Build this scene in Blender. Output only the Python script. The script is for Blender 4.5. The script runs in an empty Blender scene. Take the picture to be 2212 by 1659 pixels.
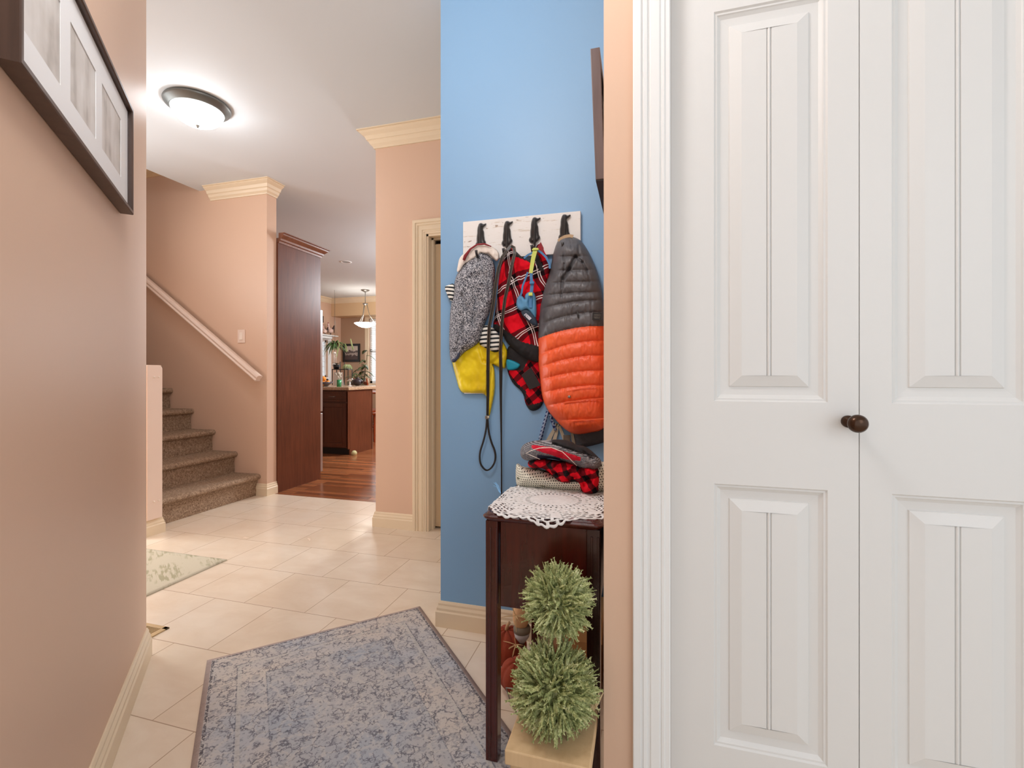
import bpy, math, random
from mathutils import Vector, noise
from mathutils.geometry import delaunay_2d_cdt
random.seed(7)
scene = bpy.context.scene
COL = scene.collection
PI = math.pi
V = Vector
# ---------------------------------------------------------------- camera maths
FPX, CX, CY, HC, TH = 1000.0, 1106.0, 808.0, 1.07, math.radians(15.6)
CT, ST = math.cos(TH), math.sin(TH)
def ray(px, py):
    a = (px - CX) / FPX; b = (CY - py) / FPX
    return V((-ST + CT * a, CT + ST * a, b))
def onY(px, py, Y):
    r = ray(px, py); d = Y / r.y
    return V((r.x * d, Y, HC + r.z * d))
def onX(px, py, X):
    r = ray(px, py); d = X / r.x
    return V((X, r.y * d, HC + r.z * d))
def onD(px, py, d):
    r = ray(px, py)
    return V((r.x * d, r.y * d, HC + r.z * d))
cam = bpy.data.cameras.new('camera'); co = bpy.data.objects.new('camera', cam); COL.objects.link(co)
co.location = (0, 0, HC); co.rotation_euler = (PI / 2, 0, TH)
cam.sensor_width = 36; cam.lens = FPX / 2212 * 36; cam.shift_y = -21.5 / 2212; cam.clip_start = .02
scene.camera = co

# ---------------------------------------------------------------- materials
def c(r, g, b):
    f = lambda x: (x / 255 / 12.92) if x / 255 <= .04045 else ((x / 255 + .055) / 1.055) ** 2.4
    return (f(r), f(g), f(b), 1)
class G:
    def __init__(s, name):
        s.m = bpy.data.materials.new(name); s.m.use_nodes = True
        s.t = s.m.node_tree; s.b = s.t.nodes['Principled BSDF']; s.o = s.t.nodes['Material Output']
    def n(s, ty, **k):
        nd = s.t.nodes.new(ty)
        for a, b in k.items(): setattr(nd, a, b)
        return nd
    def put(s, sock, v):
        if v is None: return
        if hasattr(v, 'is_output'): s.t.links.new(v, sock)
        else: sock.default_value = v
    def pos(s): return s.n('ShaderNodeNewGeometry').outputs['Position']
    def obj(s): return s.n('ShaderNodeTexCoord').outputs['Object']
    def xyz(s, v):
        nd = s.n('ShaderNodeSeparateXYZ'); s.put(nd.inputs[0], v); return nd.outputs
    def comb(s, x, y, z=0.0):
        nd = s.n('ShaderNodeCombineXYZ'); s.put(nd.inputs[0], x); s.put(nd.inputs[1], y); s.put(nd.inputs[2], z); return nd.outputs[0]
    def mp(s, v, loc=(0, 0, 0), rot=(0, 0, 0), sc=(1, 1, 1)):
        nd = s.n('ShaderNodeMapping'); s.put(nd.inputs[0], v)
        nd.inputs[1].default_value = loc; nd.inputs[2].default_value = rot; nd.inputs[3].default_value = sc
        return nd.outputs[0]
    def noise(s, v, sc, det=2, ro=.5, dist=0, col=False):
        nd = s.n('ShaderNodeTexNoise'); s.put(nd.inputs['Vector'], v); nd.inputs['Scale'].default_value = sc
        nd.inputs['Detail'].default_value = det; nd.inputs['Roughness'].default_value = ro; nd.inputs['Distortion'].default_value = dist
        return nd.outputs['Color' if col else 'Fac']
    def vor(s, v, sc, feat='F1', out='Distance', rnd=1.0):
        nd = s.n('ShaderNodeTexVoronoi', feature=feat); s.put(nd.inputs['Vector'], v); nd.inputs['Scale'].default_value = sc
        nd.inputs['Randomness'].default_value = rnd
        return nd.outputs[out]
    def m2(s, op, a, b=None, cc=None, clamp=False):
        nd = s.n('ShaderNodeMath', operation=op, use_clamp=clamp); s.put(nd.inputs[0], a); s.put(nd.inputs[1], b); s.put(nd.inputs[2], cc)
        return nd.outputs[0]
    def ramp(s, f, pts, interp='LINEAR'):
        nd = s.n('ShaderNodeValToRGB'); s.put(nd.inputs[0], f); e = nd.color_ramp; e.interpolation = interp
        while len(e.elements) < len(pts): e.elements.new(.5)
        for el, (p, cl) in zip(e.elements, pts): el.position = p; el.color = cl
        return nd.outputs[0]
    def mix(s, f, a, b, mode='MIX'):
        nd = s.n('ShaderNodeMix', data_type='RGBA', blend_type=mode)
        s.put(nd.inputs[0], f); s.put(nd.inputs[6], a); s.put(nd.inputs[7], b); return nd.outputs[2]
    def vadd(s, a, b, k=1.0):
        nd = s.n('ShaderNodeVectorMath', operation='MULTIPLY_ADD'); s.put(nd.inputs[0], b); nd.inputs[1].default_value = (k, k, k); s.put(nd.inputs[2], a)
        return nd.outputs[0]
    def bump(s, h, st=.3, dist=.002):
        nd = s.n('ShaderNodeBump'); s.put(nd.inputs['Height'], h); nd.inputs['Strength'].default_value = st; nd.inputs['Distance'].default_value = dist
        s.t.links.new(nd.outputs[0], s.b.inputs['Normal'])
    def out(s, col=None, rough=.5, metal=0, spec=None, **k):
        s.put(s.b.inputs['Base Color'], col); s.put(s.b.inputs['Roughness'], rough); s.b.inputs['Metallic'].default_value = metal
        if spec is not None: s.b.inputs['Specular IOR Level'].default_value = spec
        for a, v in k.items(): s.put(s.b.inputs[a.replace('_', ' ')], v)
        return s.m
BLK, WHT = (0, 0, 0, 1), (1, 1, 1, 1)
def plain(name, col, rough=.5, metal=0, var=.06, sc=8, bump=0, bsc=60, spec=None, **k):
    g = G(name); p = g.obj(); n = g.noise(p, sc, 3)
    a = tuple(x * (1 - var) for x in col[:3]) + (1,); b = tuple(min(1, x * (1 + var)) for x in col[:3]) + (1,)
    if bump: g.bump(g.noise(p, bsc, 3), bump, .002)
    return g.out(g.ramp(n, [(.3, a), (.7, b)]), rough, metal, spec, **k)
def paint(name, col, rough=.45):
    g = G(name); p = g.pos(); g.bump(g.noise(p, 90, 3), .06, .002)
    n = g.noise(p, .9, 2)
    return g.out(g.ramp(n, [(.3, tuple(x * .97 for x in col[:3]) + (1,)), (.7, col)]), rough, spec=.35)
MPEACH = paint('peach_wall_paint', c(221, 187, 162), .42)
MBLUE = paint('blue_wall_paint', c(136, 177, 215), .42)
MCEIL = paint('ceiling_paint', c(222, 226, 228), .7)
MCREAM = paint('cream_trim_paint', c(234, 214, 184), .35)
MTAUPE = paint('taupe_kitchen_paint', c(182, 150, 124), .5)
MTAN = paint('tan_header_paint', c(222, 190, 150), .5)
MHDOOR = paint('cream_door_paint', c(214, 188, 152), .4)
MWHITE = paint('white_door_paint', c(224, 223, 220), .38)
MWTRIM = paint('white_casing_paint', c(236, 236, 234), .35)
MRAIL = paint('pale_rail_paint', c(236, 212, 196), .35)
def tile_mat():
    g = G('beige_floor_tile'); p = g.pos(); W = .335
    q = g.mp(p, loc=(1.12 - .1675 + 20 * W, -1.748 + 20 * W, 0))
    br = g.n('ShaderNodeTexBrick', offset=.5, offset_frequency=2, squash=1)
    g.put(br.inputs['Vector'], q); br.inputs['Scale'].default_value = 1
    for a, v in (('Mortar Size', .0016), ('Mortar Smooth', .1), ('Bias', 0), ('Brick Width', W), ('Row Height', W)): br.inputs[a].default_value = v
    br.inputs['Color1'].default_value = c(228, 208, 184); br.inputs['Color2'].default_value = c(234, 217, 196); br.inputs['Mortar'].default_value = c(176, 148, 124)
    n = g.noise(g.mp(p, sc=(1, 1.6, 1)), 5, 5, .6, .4)
    col = g.mix(g.ramp(n, [(.35, BLK), (.75, WHT)]), br.outputs['Color'], g.mix(.45, br.outputs['Color'], c(206, 178, 148)))
    n2 = g.noise(p, 2.2, 3)
    col = g.mix(g.m2('MULTIPLY', g.ramp(n2, [(.5, BLK), (.75, WHT)]), .35), col, c(228, 220, 208))
    col = g.mix(br.outputs['Fac'], col, c(176, 150, 126))
    g.bump(g.m2('SUBTRACT', 1.0, br.outputs['Fac']), .35, .0015)
    return g.out(col, g.ramp(n, [(.3, (.16,) * 3 + (1,)), (.8, (.30,) * 3 + (1,))]), spec=.5)
MTILE = tile_mat()
def plank_mat():
    g = G('red_brown_plank_floor'); p = g.pos()
    br = g.n('ShaderNodeTexBrick', offset=.37, offset_frequency=2); g.put(br.inputs['Vector'], g.mp(p, loc=(30, 30, 0)))
    br.inputs['Scale'].default_value = 1
    for a, v in (('Mortar Size', .0012), ('Brick Width', .75), ('Row Height', .065), ('Bias', 0)): br.inputs[a].default_value = v
    br.inputs['Color1'].default_value = c(120, 66, 38); br.inputs['Color2'].default_value = c(186, 118, 74); br.inputs['Mortar'].default_value = c(70, 38, 24)
    n = g.noise(g.mp(p, sc=(1.5, 26, 1)), 2.2, 4, .6)
    col = g.mix(g.ramp(n, [(.3, BLK), (.75, WHT)]), g.mix(.45, br.outputs['Color'], c(96, 50, 28)), br.outputs['Color'])
    return g.out(col, .2)
MPLANK = plank_mat()
def carpet_mat():
    g = G('brown_speckled_carpet'); p = g.pos()
    n = g.noise(p, 260, 2, .7); n2 = g.noise(p, 70, 3, .6)
    col = g.ramp(g.m2('ADD', g.m2('MULTIPLY', n, .65), g.m2('MULTIPLY', n2, .35)), [(.35, c(96, 74, 60)), (.5, c(166, 138, 114)), (.64, c(214, 188, 160))])
    g.bump(n, .9, .006)
    return g.out(col, .95, spec=.1)
MCARPET = carpet_mat()
def wood_mat(name, c1, c2, rough=.3, sc=(14, 14, 1.2), dens=3, coat=0):
    g = G(name); p = g.obj()
    n = g.noise(g.mp(p, sc=sc), dens, 5, .6, .6); n2 = g.noise(p, 2.5, 2)
    f = g.m2('ADD', g.m2('MULTIPLY', n, .6), g.m2('MULTIPLY', n2, .4))
    g.bump(n, .05, .001)
    m = g.out(g.ramp(f, [(.32, c1), (.68, c2)]), rough)
    g.b.inputs['Coat Weight'].default_value = coat
    return m
MCAB = wood_mat('brown_cabinet_wood', c(82, 42, 26), c(114, 63, 41), .32)
MCAB.node_tree.nodes['Principled BSDF'].inputs['Specular IOR Level'].default_value = .3
MCAB2 = wood_mat('dark_cabinet_wood', c(70, 34, 20), c(98, 52, 32), .32)
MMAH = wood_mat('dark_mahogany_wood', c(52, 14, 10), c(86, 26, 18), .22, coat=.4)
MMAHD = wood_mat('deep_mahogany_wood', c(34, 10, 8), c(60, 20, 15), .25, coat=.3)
MCHERRY = wood_mat('cherry_chair_wood', c(120, 44, 18), c(168, 74, 34), .3)
MFRAME = wood_mat('espresso_frame_wood', c(60, 42, 34), c(84, 62, 52), .35)
MFRAME2 = wood_mat('purple_brown_frame_wood', c(86, 70, 68), c(112, 96, 94), .4)
MBLACK = plain('black_paint', c(22, 20, 20), .4)
MBRONZE = plain('oil_rubbed_bronze', c(70, 48, 34), .22, .7)
MNICKEL = plain('brushed_nickel', c(150, 146, 138), .32, .9)
MRIM = plain('dark_brushed_rim', c(112, 112, 108), .42, .7)
MIRON = plain('cast_dark_iron', c(58, 56, 56), .3, .55)
MSTEEL = plain('stainless_steel', c(176, 176, 178), .3, .8)
MVINYL = plain('white_vinyl', c(236, 236, 234), .4)
MSCREW = plain('pale_screw_cap', c(240, 222, 206), .4)
def emis(name, col, st):
    m = bpy.data.materials.new(name); m.use_nodes = True; b = m.node_tree.nodes['Principled BSDF']
    b.inputs['Base Color'].default_value = col; b.inputs['Emission Color'].default_value = col; b.inputs['Emission Strength'].default_value = st
    return m
def glass_mat(name='clear_glass', tint=(1, 1, 1, 1), k=.08):
    m = bpy.data.materials.new(name); m.use_nodes = True; t = m.node_tree; t.nodes.clear()
    o = t.nodes.new('ShaderNodeOutputMaterial'); mx = t.nodes.new('ShaderNodeMixShader'); a = t.nodes.new('ShaderNodeBsdfTransparent'); b = t.nodes.new('ShaderNodeBsdfGlossy')
    a.inputs[0].default_value = tint; b.inputs['Roughness'].default_value = .03; mx.inputs[0].default_value = k
    t.links.new(a.outputs[0], mx.inputs[1]); t.links.new(b.outputs[0], mx.inputs[2]); t.links.new(mx.outputs[0], o.inputs[0])
    return m
MGLASS = glass_mat()
MGREENGL = glass_mat('green_glass', (.25, .75, .5, 1), .15)

# ---------------------------------------------------------------- mesh building
def root_loc(p):
    l = V((0, 0, 0))
    while p: l += p.location; p = p.parent
    return l
class MB:
    def __init__(s): s.v = []; s.f = []; s.mi = []; s.sm = []
    def add(s, vs, fs, mi=0, sm=False):
        k = len(s.v); s.v += [V(q) for q in vs]
        for i, f in enumerate(fs):
            s.f.append([a + k for a in f]); s.mi.append(mi[i] if isinstance(mi, list) else mi); s.sm.append(sm)
        return s
    def box(s, x0, x1, y0, y1, z0, z1, mi=0):
        vs = [(x, y, z) for z in (z0, z1) for y in (y0, y1) for x in (x0, x1)]
        return s.add(vs, [(0, 2, 3, 1), (4, 5, 7, 6), (0, 1, 5, 4), (2, 6, 7, 3), (0, 4, 6, 2), (1, 3, 7, 5)], mi)
    def prism(s, poly, z0, z1, mi=0):
        n = len(poly); vs = [(x, y, z0) for x, y in poly] + [(x, y, z1) for x, y in poly]
        return s.add(vs, [list(range(n))[::-1], list(range(n, 2 * n))] + [(i, (i + 1) % n, (i + 1) % n + n, i + n) for i in range(n)], mi)
    def hull(s, a, b, mi=0):      # two matching polygons joined
        n = len(a)
        return s.add(list(a) + list(b), [list(range(n))[::-1], list(range(n, 2 * n))] + [(i, (i + 1) % n, (i + 1) % n + n, i + n) for i in range(n)], mi)
    def tube(s, pts, r, n=8, mi=0, sq=1.0):
        pts = [V(p) for p in pts]; k = len(pts); R = r if isinstance(r, (list, tuple)) else [r] * k
        vs = []; up = None
        for i, p in enumerate(pts):
            t = (pts[min(i + 1, k - 1)] - pts[max(i - 1, 0)]).normalized()
            if up is None: up = V((0, 0, 1)) if abs(t.z) < .9 else V((0, 1, 0))
            a = t.cross(up).normalized(); b = a.cross(t).normalized(); up = b
            for j in range(n):
                w = 2 * PI * j / n; vs.append(p + a * math.cos(w) * R[i] + b * math.sin(w) * R[i] * sq)
        fs = [(i * n + j, i * n + (j + 1) % n, (i + 1) * n + (j + 1) % n, (i + 1) * n + j) for i in range(k - 1) for j in range(n)]
        s.add(vs, fs, mi, True)
        s.add([], [], mi); base = len(s.v) - len(vs)
        s.f.append([base + j for j in range(n)][::-1]); s.mi.append(mi); s.sm.append(False)
        s.f.append([base + (k - 1) * n + j for j in range(n)]); s.mi.append(mi); s.sm.append(False)
        return s
    def lathe(s, prof, cen, n=32, mi=0, axis='Z', sm=True):
        cen = V(cen); vs = []
        for r, z in prof:
            for j in range(n):
                w = 2 * PI * j / n; x, y = r * math.cos(w), r * math.sin(w)
                vs.append(cen + (V((x, y, z)) if axis == 'Z' else V((x, z, y)) if axis == 'Y' else V((z, x, y))))
        k = len(prof)
        return s.add(vs, [(i * n + j, i * n + (j + 1) % n, (i + 1) * n + (j + 1) % n, (i + 1) * n + j) for i in range(k - 1) for j in range(n)], mi, sm)
    def ball(s, cen, r, n=16, m=10, mi=0, fn=None):
        cen = V(cen); vs = []; r = V(r) if hasattr(r, '__len__') else V((r, r, r))
        for i in range(m + 1):
            ph = PI * i / m
            for j in range(n):
                w = 2 * PI * j / n; d = V((math.sin(ph) * math.cos(w), math.sin(ph) * math.sin(w), math.cos(ph)))
                k = fn(d, w, ph) if fn else 1
                vs.append(cen + V((d.x * r.x, d.y * r.y, d.z * r.z)) * k)
        return s.add(vs, [(i * n + j, (i + 1) * n + j, (i + 1) * n + (j + 1) % n, i * n + (j + 1) % n) for i in range(m) for j in range(n)], mi, True)
    def sweep(s, prof, path, n=(0, 0, 1), mi=0, sm=False):
        n = V(n); path = [V(p) for p in path]; k = len(path); vs = []; m = len(prof)
        for i, p in enumerate(path):
            t1 = (path[i] - path[i - 1]).normalized() if i else None
            t2 = (path[i + 1] - path[i]).normalized() if i < k - 1 else None
            s1 = n.cross(t1) if t1 else n.cross(t2); s2 = n.cross(t2) if t2 else s1
            mt = (s1 + s2) / (1 + s1.dot(s2))
            for a, b in prof: vs.append(p + mt * a + n * b)
        fs = [(i * m + j, i * m + (j + 1) % m, (i + 1) * m + (j + 1) % m, (i + 1) * m + j) for i in range(k - 1) for j in range(m)]
        return s.add(vs, fs + [list(range(m)), list(range((k - 1) * m, k * m))[::-1]], mi, sm)
    def ribbon(s, pts, w, th, mi=0, wv=None):   # strap whose flat side faces -Y
        pts = [V(p) for p in pts]; k = len(pts); vs = []
        W = w if isinstance(w, (list, tuple)) else [w] * k
        for i, p in enumerate(pts):
            t = (pts[min(i + 1, k - 1)] - pts[max(i - 1, 0)]).normalized(); sd = (wv or t.cross(V((0, 1, 0)))).normalized(); nn = sd.cross(t).normalized()
            for a, b in ((-.5, -.5), (.5, -.5), (.5, .5), (-.5, .5)): vs.append(p + sd * a * W[i] + nn * b * th)
        fs = [(i * 4 + j, i * 4 + (j + 1) % 4, (i + 1) * 4 + (j + 1) % 4, (i + 1) * 4 + j) for i in range(k - 1) for j in range(4)]
        return s.add(vs, fs + [(0, 1, 2, 3), tuple(range(4 * k - 4, 4 * k))[::-1]], mi)
    def build(s, name, mats, parent=None, bevel=0, seg=2, origin=None, sub=0, local=False):
        if not isinstance(mats, (list, tuple)): mats = [mats]
        off = V((0, 0, 0)) if local else (root_loc(parent) if parent else (V(origin) if origin else V((0, 0, 0))))
        me = bpy.data.meshes.new(name); me.from_pydata([v - off for v in s.v], [], s.f)
        for m in mats: me.materials.append(m)
        me.polygons.foreach_set('material_index', s.mi); me.polygons.foreach_set('use_smooth', s.sm)
        import bmesh
        bm = bmesh.new(); bm.from_mesh(me); bmesh.ops.recalc_face_normals(bm, faces=bm.faces); bm.to_mesh(me); bm.free()
        me.validate(); me.update()
        o = bpy.data.objects.new(name, me); COL.objects.link(o)
        if parent: o.parent = parent
        elif origin and not local: o.location = origin
        if bevel:
            b = o.modifiers.new('bevel', 'BEVEL'); b.width = bevel; b.segments = seg; b.limit_method = 'ANGLE'; b.angle_limit = math.radians(35)
        if sub:
            b = o.modifiers.new('subdivision', 'SUBSURF'); b.levels = sub; b.render_levels = sub
        return o
def thing(name, label, cat, loc=(0, 0, 0), group=None, rotz=0):
    o = bpy.data.objects.new(name, None); COL.objects.link(o); o.location = loc; o.rotation_euler = (0, 0, rotz)
    o.empty_display_size = .05
    o['label'] = label; o['category'] = cat
    if group: o['group'] = group
    return o
def tag(o, label, cat, group=None, kind=None):
    if label: o['label'] = label
    if cat: o['category'] = cat
    if group: o['group'] = group
    if kind: o['kind'] = kind
    return o
def struct(o, label=None):
    o['kind'] = 'structure'
    if label: o['label'] = label
    return o
def dup(root, loc, label=None, rotz=None):
    r = root.copy(); COL.objects.link(r); r.location = loc
    if rotz is not None: r.rotation_euler = (0, 0, rotz)
    if label: r['label'] = label
    for ch in list(root.children):
        q = ch.copy(); COL.objects.link(q); q.parent = r
        for g2 in list(ch.children):
            w = g2.copy(); COL.objects.link(w); w.parent = q
    return r
# ---------------------------------------------------------------- the setting
CH = 2.76
struct(MB().box(-8, 3.5, -2.2, 3.41, -.1, 0).build('floor', MTILE), 'beige stone-look tile floor laid in staggered rows')
struct(MB().box(-8, 3.5, 3.41, 10, -.1, 0).build('floor_kitchen', MPLANK), 'red-brown plank floor in the kitchen beyond the tiles')
cb = MB(); cb.box(-3.93, 3.5, -2.2, 3.45, CH, CH + .2); cb.box(-8, 3.5, 3.45, 10, CH, CH + .2); cb.box(-8, -3.93, -2.2, 2.26, CH, CH + .2)
struct(cb.build('ceiling', MCEIL), 'flat white ceiling running over hall and kitchen')
BP = [(0, 0), (.017, 0), (.017, .062), (.013, .068), (.013, .078), (.008, .088), (.008, .096), (.004, .105), (0, .105)]
CP = [(0, 0), (0, -.108), (.010, -.108), (.014, -.098), (.028, -.084), (.036, -.066), (.042, -.060), (.046, -.060), (.056, -.036), (.078, -.020), (.084, -.014), (.084, -.008), (.094, -.008), (.094, 0)]
def board(name, path, mat=MCREAM, label=None):
    return struct(MB().sweep(BP, [(x, y, 0) for x, y in path]).build(name, mat), label)
# left diagonal wall
struct(MB().prism([(-1.808, 1.318), (-.2, -.29), (-.285, -.375), (-1.858, 1.198), (-4.6, 1.198), (-4.6, 1.318)], 0, CH).build('wall_left', MPEACH), 'peach wall running diagonally at the left')
board('baseboard_left', [(-4.6, 1.318), (-1.808, 1.318), (-.2, -.29)])
# blue wall
struct(MB().box(-.824, .0, 1.82, 1.94, 0, CH).build('wall_blue', MBLUE), 'blue wall holding the dog hook board')
board('baseboard_blue', [(-.086, 1.82), (-.824, 1.82), (-.824, 1.94)])
# closet wall, its side and the opening
cw = MB(); cw.box(-.086, .0644 - .005, 1.12, 1.22, 0, CH); cw.box(.828, 3.2, 1.12, 1.22, 0, CH); cw.box(.0594, .828, 1.12, 1.22, 2.05, CH); cw.box(-.086, .0, 1.22, 1.82, 0, CH)
struct(cw.build('wall_closet', MPEACH), 'narrow peach wall strip beside the closet doors')
struct(MB().box(0, 3.2, 1.75, 1.82, 0, CH).build('wall_closet_back', MPEACH))
WCP = [(0, 0), (0, .007), (.003, .010), (.012, .010), (.014, .0125), (.019, .0125), (.021, .010), (.025, .0135), (.043, .0145), (.045, .0115), (.050, .0115), (.052, .0155), (.059, .0165), (.061, .0135), (.064, .0135), (.066, .018), (.081, .018), (.083, .016), (.083, 0)]
# sweep normal is the wall's outward normal (-Y); left of the path = n x t
struct(MB().sweep(WCP, [(.0644, 1.12, 0), (.0644, 1.12, 2.05), (.823, 1.12, 2.05), (.823, 1.12, 0)], (0, -1, 0)).build('trim_1', MWTRIM), 'fluted white casing beside the closet doors')
# hall wall with door
hw = MB(); hw.box(-1.80, -1.406, 2.88, 3.0, 0, CH); hw.box(-.60, 1.5, 2.88, 3.0, 0, CH); hw.box(-1.406, -.60, 2.88, 3.0, 2.02, CH)
struct(hw.build('wall_hall', MPEACH), 'peach hall wall with the cream doorway')
board('baseboard_hall', [(-1.505, 2.88), (-1.80, 2.88), (-1.80, 3.0)])
struct(MB().sweep(CP, [(1.5, 2.88, CH), (-1.80, 2.88, CH), (-1.80, 3.0, CH)]).build('trim_2', MCREAM), 'cream crown moulding above the hall wall')
HCP = [(a * 1.2, b * 1.15) for a, b in WCP]
struct(MB().sweep(HCP, [(-1.406, 2.88, 0), (-1.406, 2.88, 2.02), (-.60, 2.88, 2.02), (-.60, 2.88, 0)], (0, -1, 0)).build('trim_3', MCREAM), 'cream casing round the hall doorway')
jb = MB(); jb.box(-1.406, -1.392, 2.875, 3.0, 0, 2.02); jb.box(-1.406, -.6, 2.875, 3.0, 2.006, 2.02); jb.box(-1.392, -1.378, 2.925, 2.95, 0, 2.006); jb.box(-1.392, -.6, 2.925, 2.95, 1.995, 2.006)
struct(jb.build('trim_4', MCREAM), 'cream jamb inside the hall doorway')
struct(MB().box(-1.384, -.61, 2.955, 2.99, .012, 1.972).build('door_3', MHDOOR, bevel=.002), 'cream slab door in the hall doorway')
struct(MB().box(-1.45, -.5, 3.0, 3.03, 0, 2.1).build('door_gap_backing', MBLACK))  # black sheet standing in for the shade in the gaps round the door
# stair wall (runs on up through the stairwell)
struct(MB().box(-6.8, -3.17, 3.34, 3.45, 0, 5.4).build('wall_stair', MPEACH), 'peach wall beside the stairs with handrail')
board('baseboard_stair', [(-3.17, 3.45), (-3.17, 3.34), (-3.275, 3.34)])
struct(MB().sweep(CP, [(-3.17, 3.45, CH), (-3.17, 3.34, CH), (-3.79, 3.34, CH)]).build('trim_5', MCREAM), 'cream crown moulding at the end of the stair wall')
struct(MB().sweep([(a, b + 3.06) for a, b in CP], [(-4.02, 3.34, 0), (-6.8, 3.34, 0)]).build('trim_6', MTAN), 'cream moulding high in the stairwell')
struct(MB().box(-6.9, -6.8, 1.2, 3.45, 0, 5.4).build('wall_stairwell', MPEACH))
struct(MB().box(-6.9, -3.85, 2.16, 3.45, 5.4, 5.5).build('ceiling_stairwell', MCEIL))
sw = MB(); sw.box(-3.93, -3.83, 2.26, 3.34, CH + .2, 5.4); sw.box(-6.8, -3.83, 2.16, 2.26, CH, 5.4)
struct(sw.build('wall_landing', MPEACH))
# pony wall beside the stairs
yw = [(2.26, 2.38)]
pw = MB(); prof = [(-3.13, 0), (-3.13, 1.13), (-3.35, 1.13), (-5.6, 2.76), (-6.8, 2.76), (-6.8, 0)]
pw.hull([V((x, 2.26, z)) for x, z in prof], [V((x, 2.38, z)) for x, z in prof])
struct(pw.build('wall_pony', MPEACH), 'low wall on the near side of the stairs')
board('baseboard_pony', [(-3.26, 2.38), (-3.13, 2.38), (-3.13, 2.26), (-4.5, 2.26)])
mbd = thing('mounting_board', 'pale upright board screwed to the stair post end, foot on baseboard', 'board', (-3.13, 2.32, .108))
b = MB(); b.hull([V((-3.13, y, z)) for y, z in ((2.272, .108), (2.372, .108), (2.372, 1.108), (2.366, 1.121), (2.352, 1.128), (2.272, 1.128))], [V((-3.108, y, z)) for y, z in ((2.272, .108), (2.372, .108), (2.372, 1.108), (2.366, 1.121), (2.352, 1.128), (2.272, 1.128))])
b.build('board', MRAIL, mbd, bevel=.003)
for z in (1.05, .225):
    for y in (2.315, 2.347):
        MB().lathe([(0, .005), (.004, .005), (.006, .002), (.006, 0)], (-3.108, y, z), 12, axis='X').build('screw_cap', MSCREW, mbd)
# kitchen shell
kw = MB(); X0 = -6.73
W2 = (8.05, 8.84, 1.0, 1.82)     # left window y0,y1,z0,z1
kw.box(X0 - .12, X0, 3.45, W2[0], 0, CH); kw.box(X0 - .12, X0, W2[1], 9.3, 0, CH); kw.box(X0 - .12, X0, W2[0], W2[1], 0, W2[2]); kw.box(X0 - .12, X0, W2[0], W2[1], W2[3], CH)
struct(kw.build('wall_kitchen_left', MPEACH), 'peach kitchen wall behind the rooster shelf')
W1 = (-5.99, -4.2, .86, 2.33)
kb = MB(); kb.box(X0 - .12, W1[0], 9.3, 9.42, 0, CH); kb.box(W1[1], 3.4, 9.3, 9.42, 0, CH); kb.box(W1[0], W1[1], 9.3, 9.42, 0, W1[2]); kb.box(W1[0], W1[1], 9.3, 9.42, W1[3], CH)
struct(kb.build('wall_kitchen_back', MTAUPE), 'taupe wall at the far end of the kitchen')
struct(MB().box(X0, .5, 8.95, 9.3, 2.37, CH).build('wall_header', MTAN), 'tan dropped header above the dining nook')
struct(MB().sweep(CP, [(.5, 8.95, CH), (X0, 8.95, CH), (X0, 3.45, CH)]).build('trim_7', MCREAM), 'cream crown moulding in the kitchen')
struct(MB().box(.0, .1, 3.0, 9.3, 0, CH).build('wall_kitchen_right', MPEACH))
# windows
def window(n, hull_fn, horiz):
    pass
wf = MB(); a0, a1, z0, z1 = W1
for bx in ((a0, a0 + .05, z0, z1), (a1 - .05, a1, z0, z1), (a0, a1, z0, z0 + .05), (a0, a1, z1 - .05, z1), (a0, a1, 1.58, 1.63), ((a0 + a1) / 2 - .03, (a0 + a1) / 2 + .03, z0, z1)):
    wf.box(bx[0], bx[1], 9.36, 9.40, bx[2], bx[3])
w1 = struct(wf.build('window_1', MVINYL), 'white framed window behind the blinds at the far end')
MB().box(a0 + .04, a1 - .04, 9.376, 9.382, z0 + .04, z1 - .04).build('pane', MGLASS, w1)
WSP = [(0, 0), (0, .01), (.05, .016), (.09, .018), (.1, .012), (.1, 0)]
struct(MB().sweep(WSP, [(a0, 9.3, z0), (a0, 9.3, z1), (a1, 9.3, z1), (a1, 9.3, z0), (a0, 9.3, z0)], (0, -1, 0)).build('trim_8', MCREAM), 'cream casing round the far kitchen window')
wf = MB(); y0, y1, z0, z1 = W2
for bx in ((y0, y0 + .04, z0, z1), (y1 - .04, y1, z0, z1), (y0, y1, z0, z0 + .04), (y0, y1, z1 - .04, z1)): wf.box(X0 - .09, X0 - .05, *bx)
for i in range(1, 6): yy = y0 + (y1 - y0) * i / 6; wf.box(X0 - .075, X0 - .06, yy - .006, yy + .006, z0, z1)
for i in range(1, 7): zz = z0 + (z1 - z0) * i / 7; wf.box(X0 - .075, X0 - .06, y0, y1, zz - .006, zz + .006)
w2 = struct(wf.build('window_2', MVINYL), 'small window with a grille in the left kitchen wall')
MB().box(X0 - .07, X0 - .066, y0, y1, z0, z1).build('pane', MGLASS, w2)
struct(MB().sweep(WSP, [(X0, y0, z0), (X0, y0, z1), (X0, y1, z1), (X0, y1, z0), (X0, y0, z0)], (1, 0, 0)).build('trim_9', MVINYL), 'white casing round the small kitchen window')
bl = thing('window_blind', 'white slatted blind hanging in the tall window beyond the pendant lamp', 'blind', (W1[0] + .1, 9.33, W1[3] - .05))
MB().box(W1[0] + .02, W1[1] - .02, 9.305, 9.355, W1[3] - .06, W1[3] - .01).build('headrail', MVINYL, bl)
q = MB()
zz = W1[3] - .09
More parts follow.
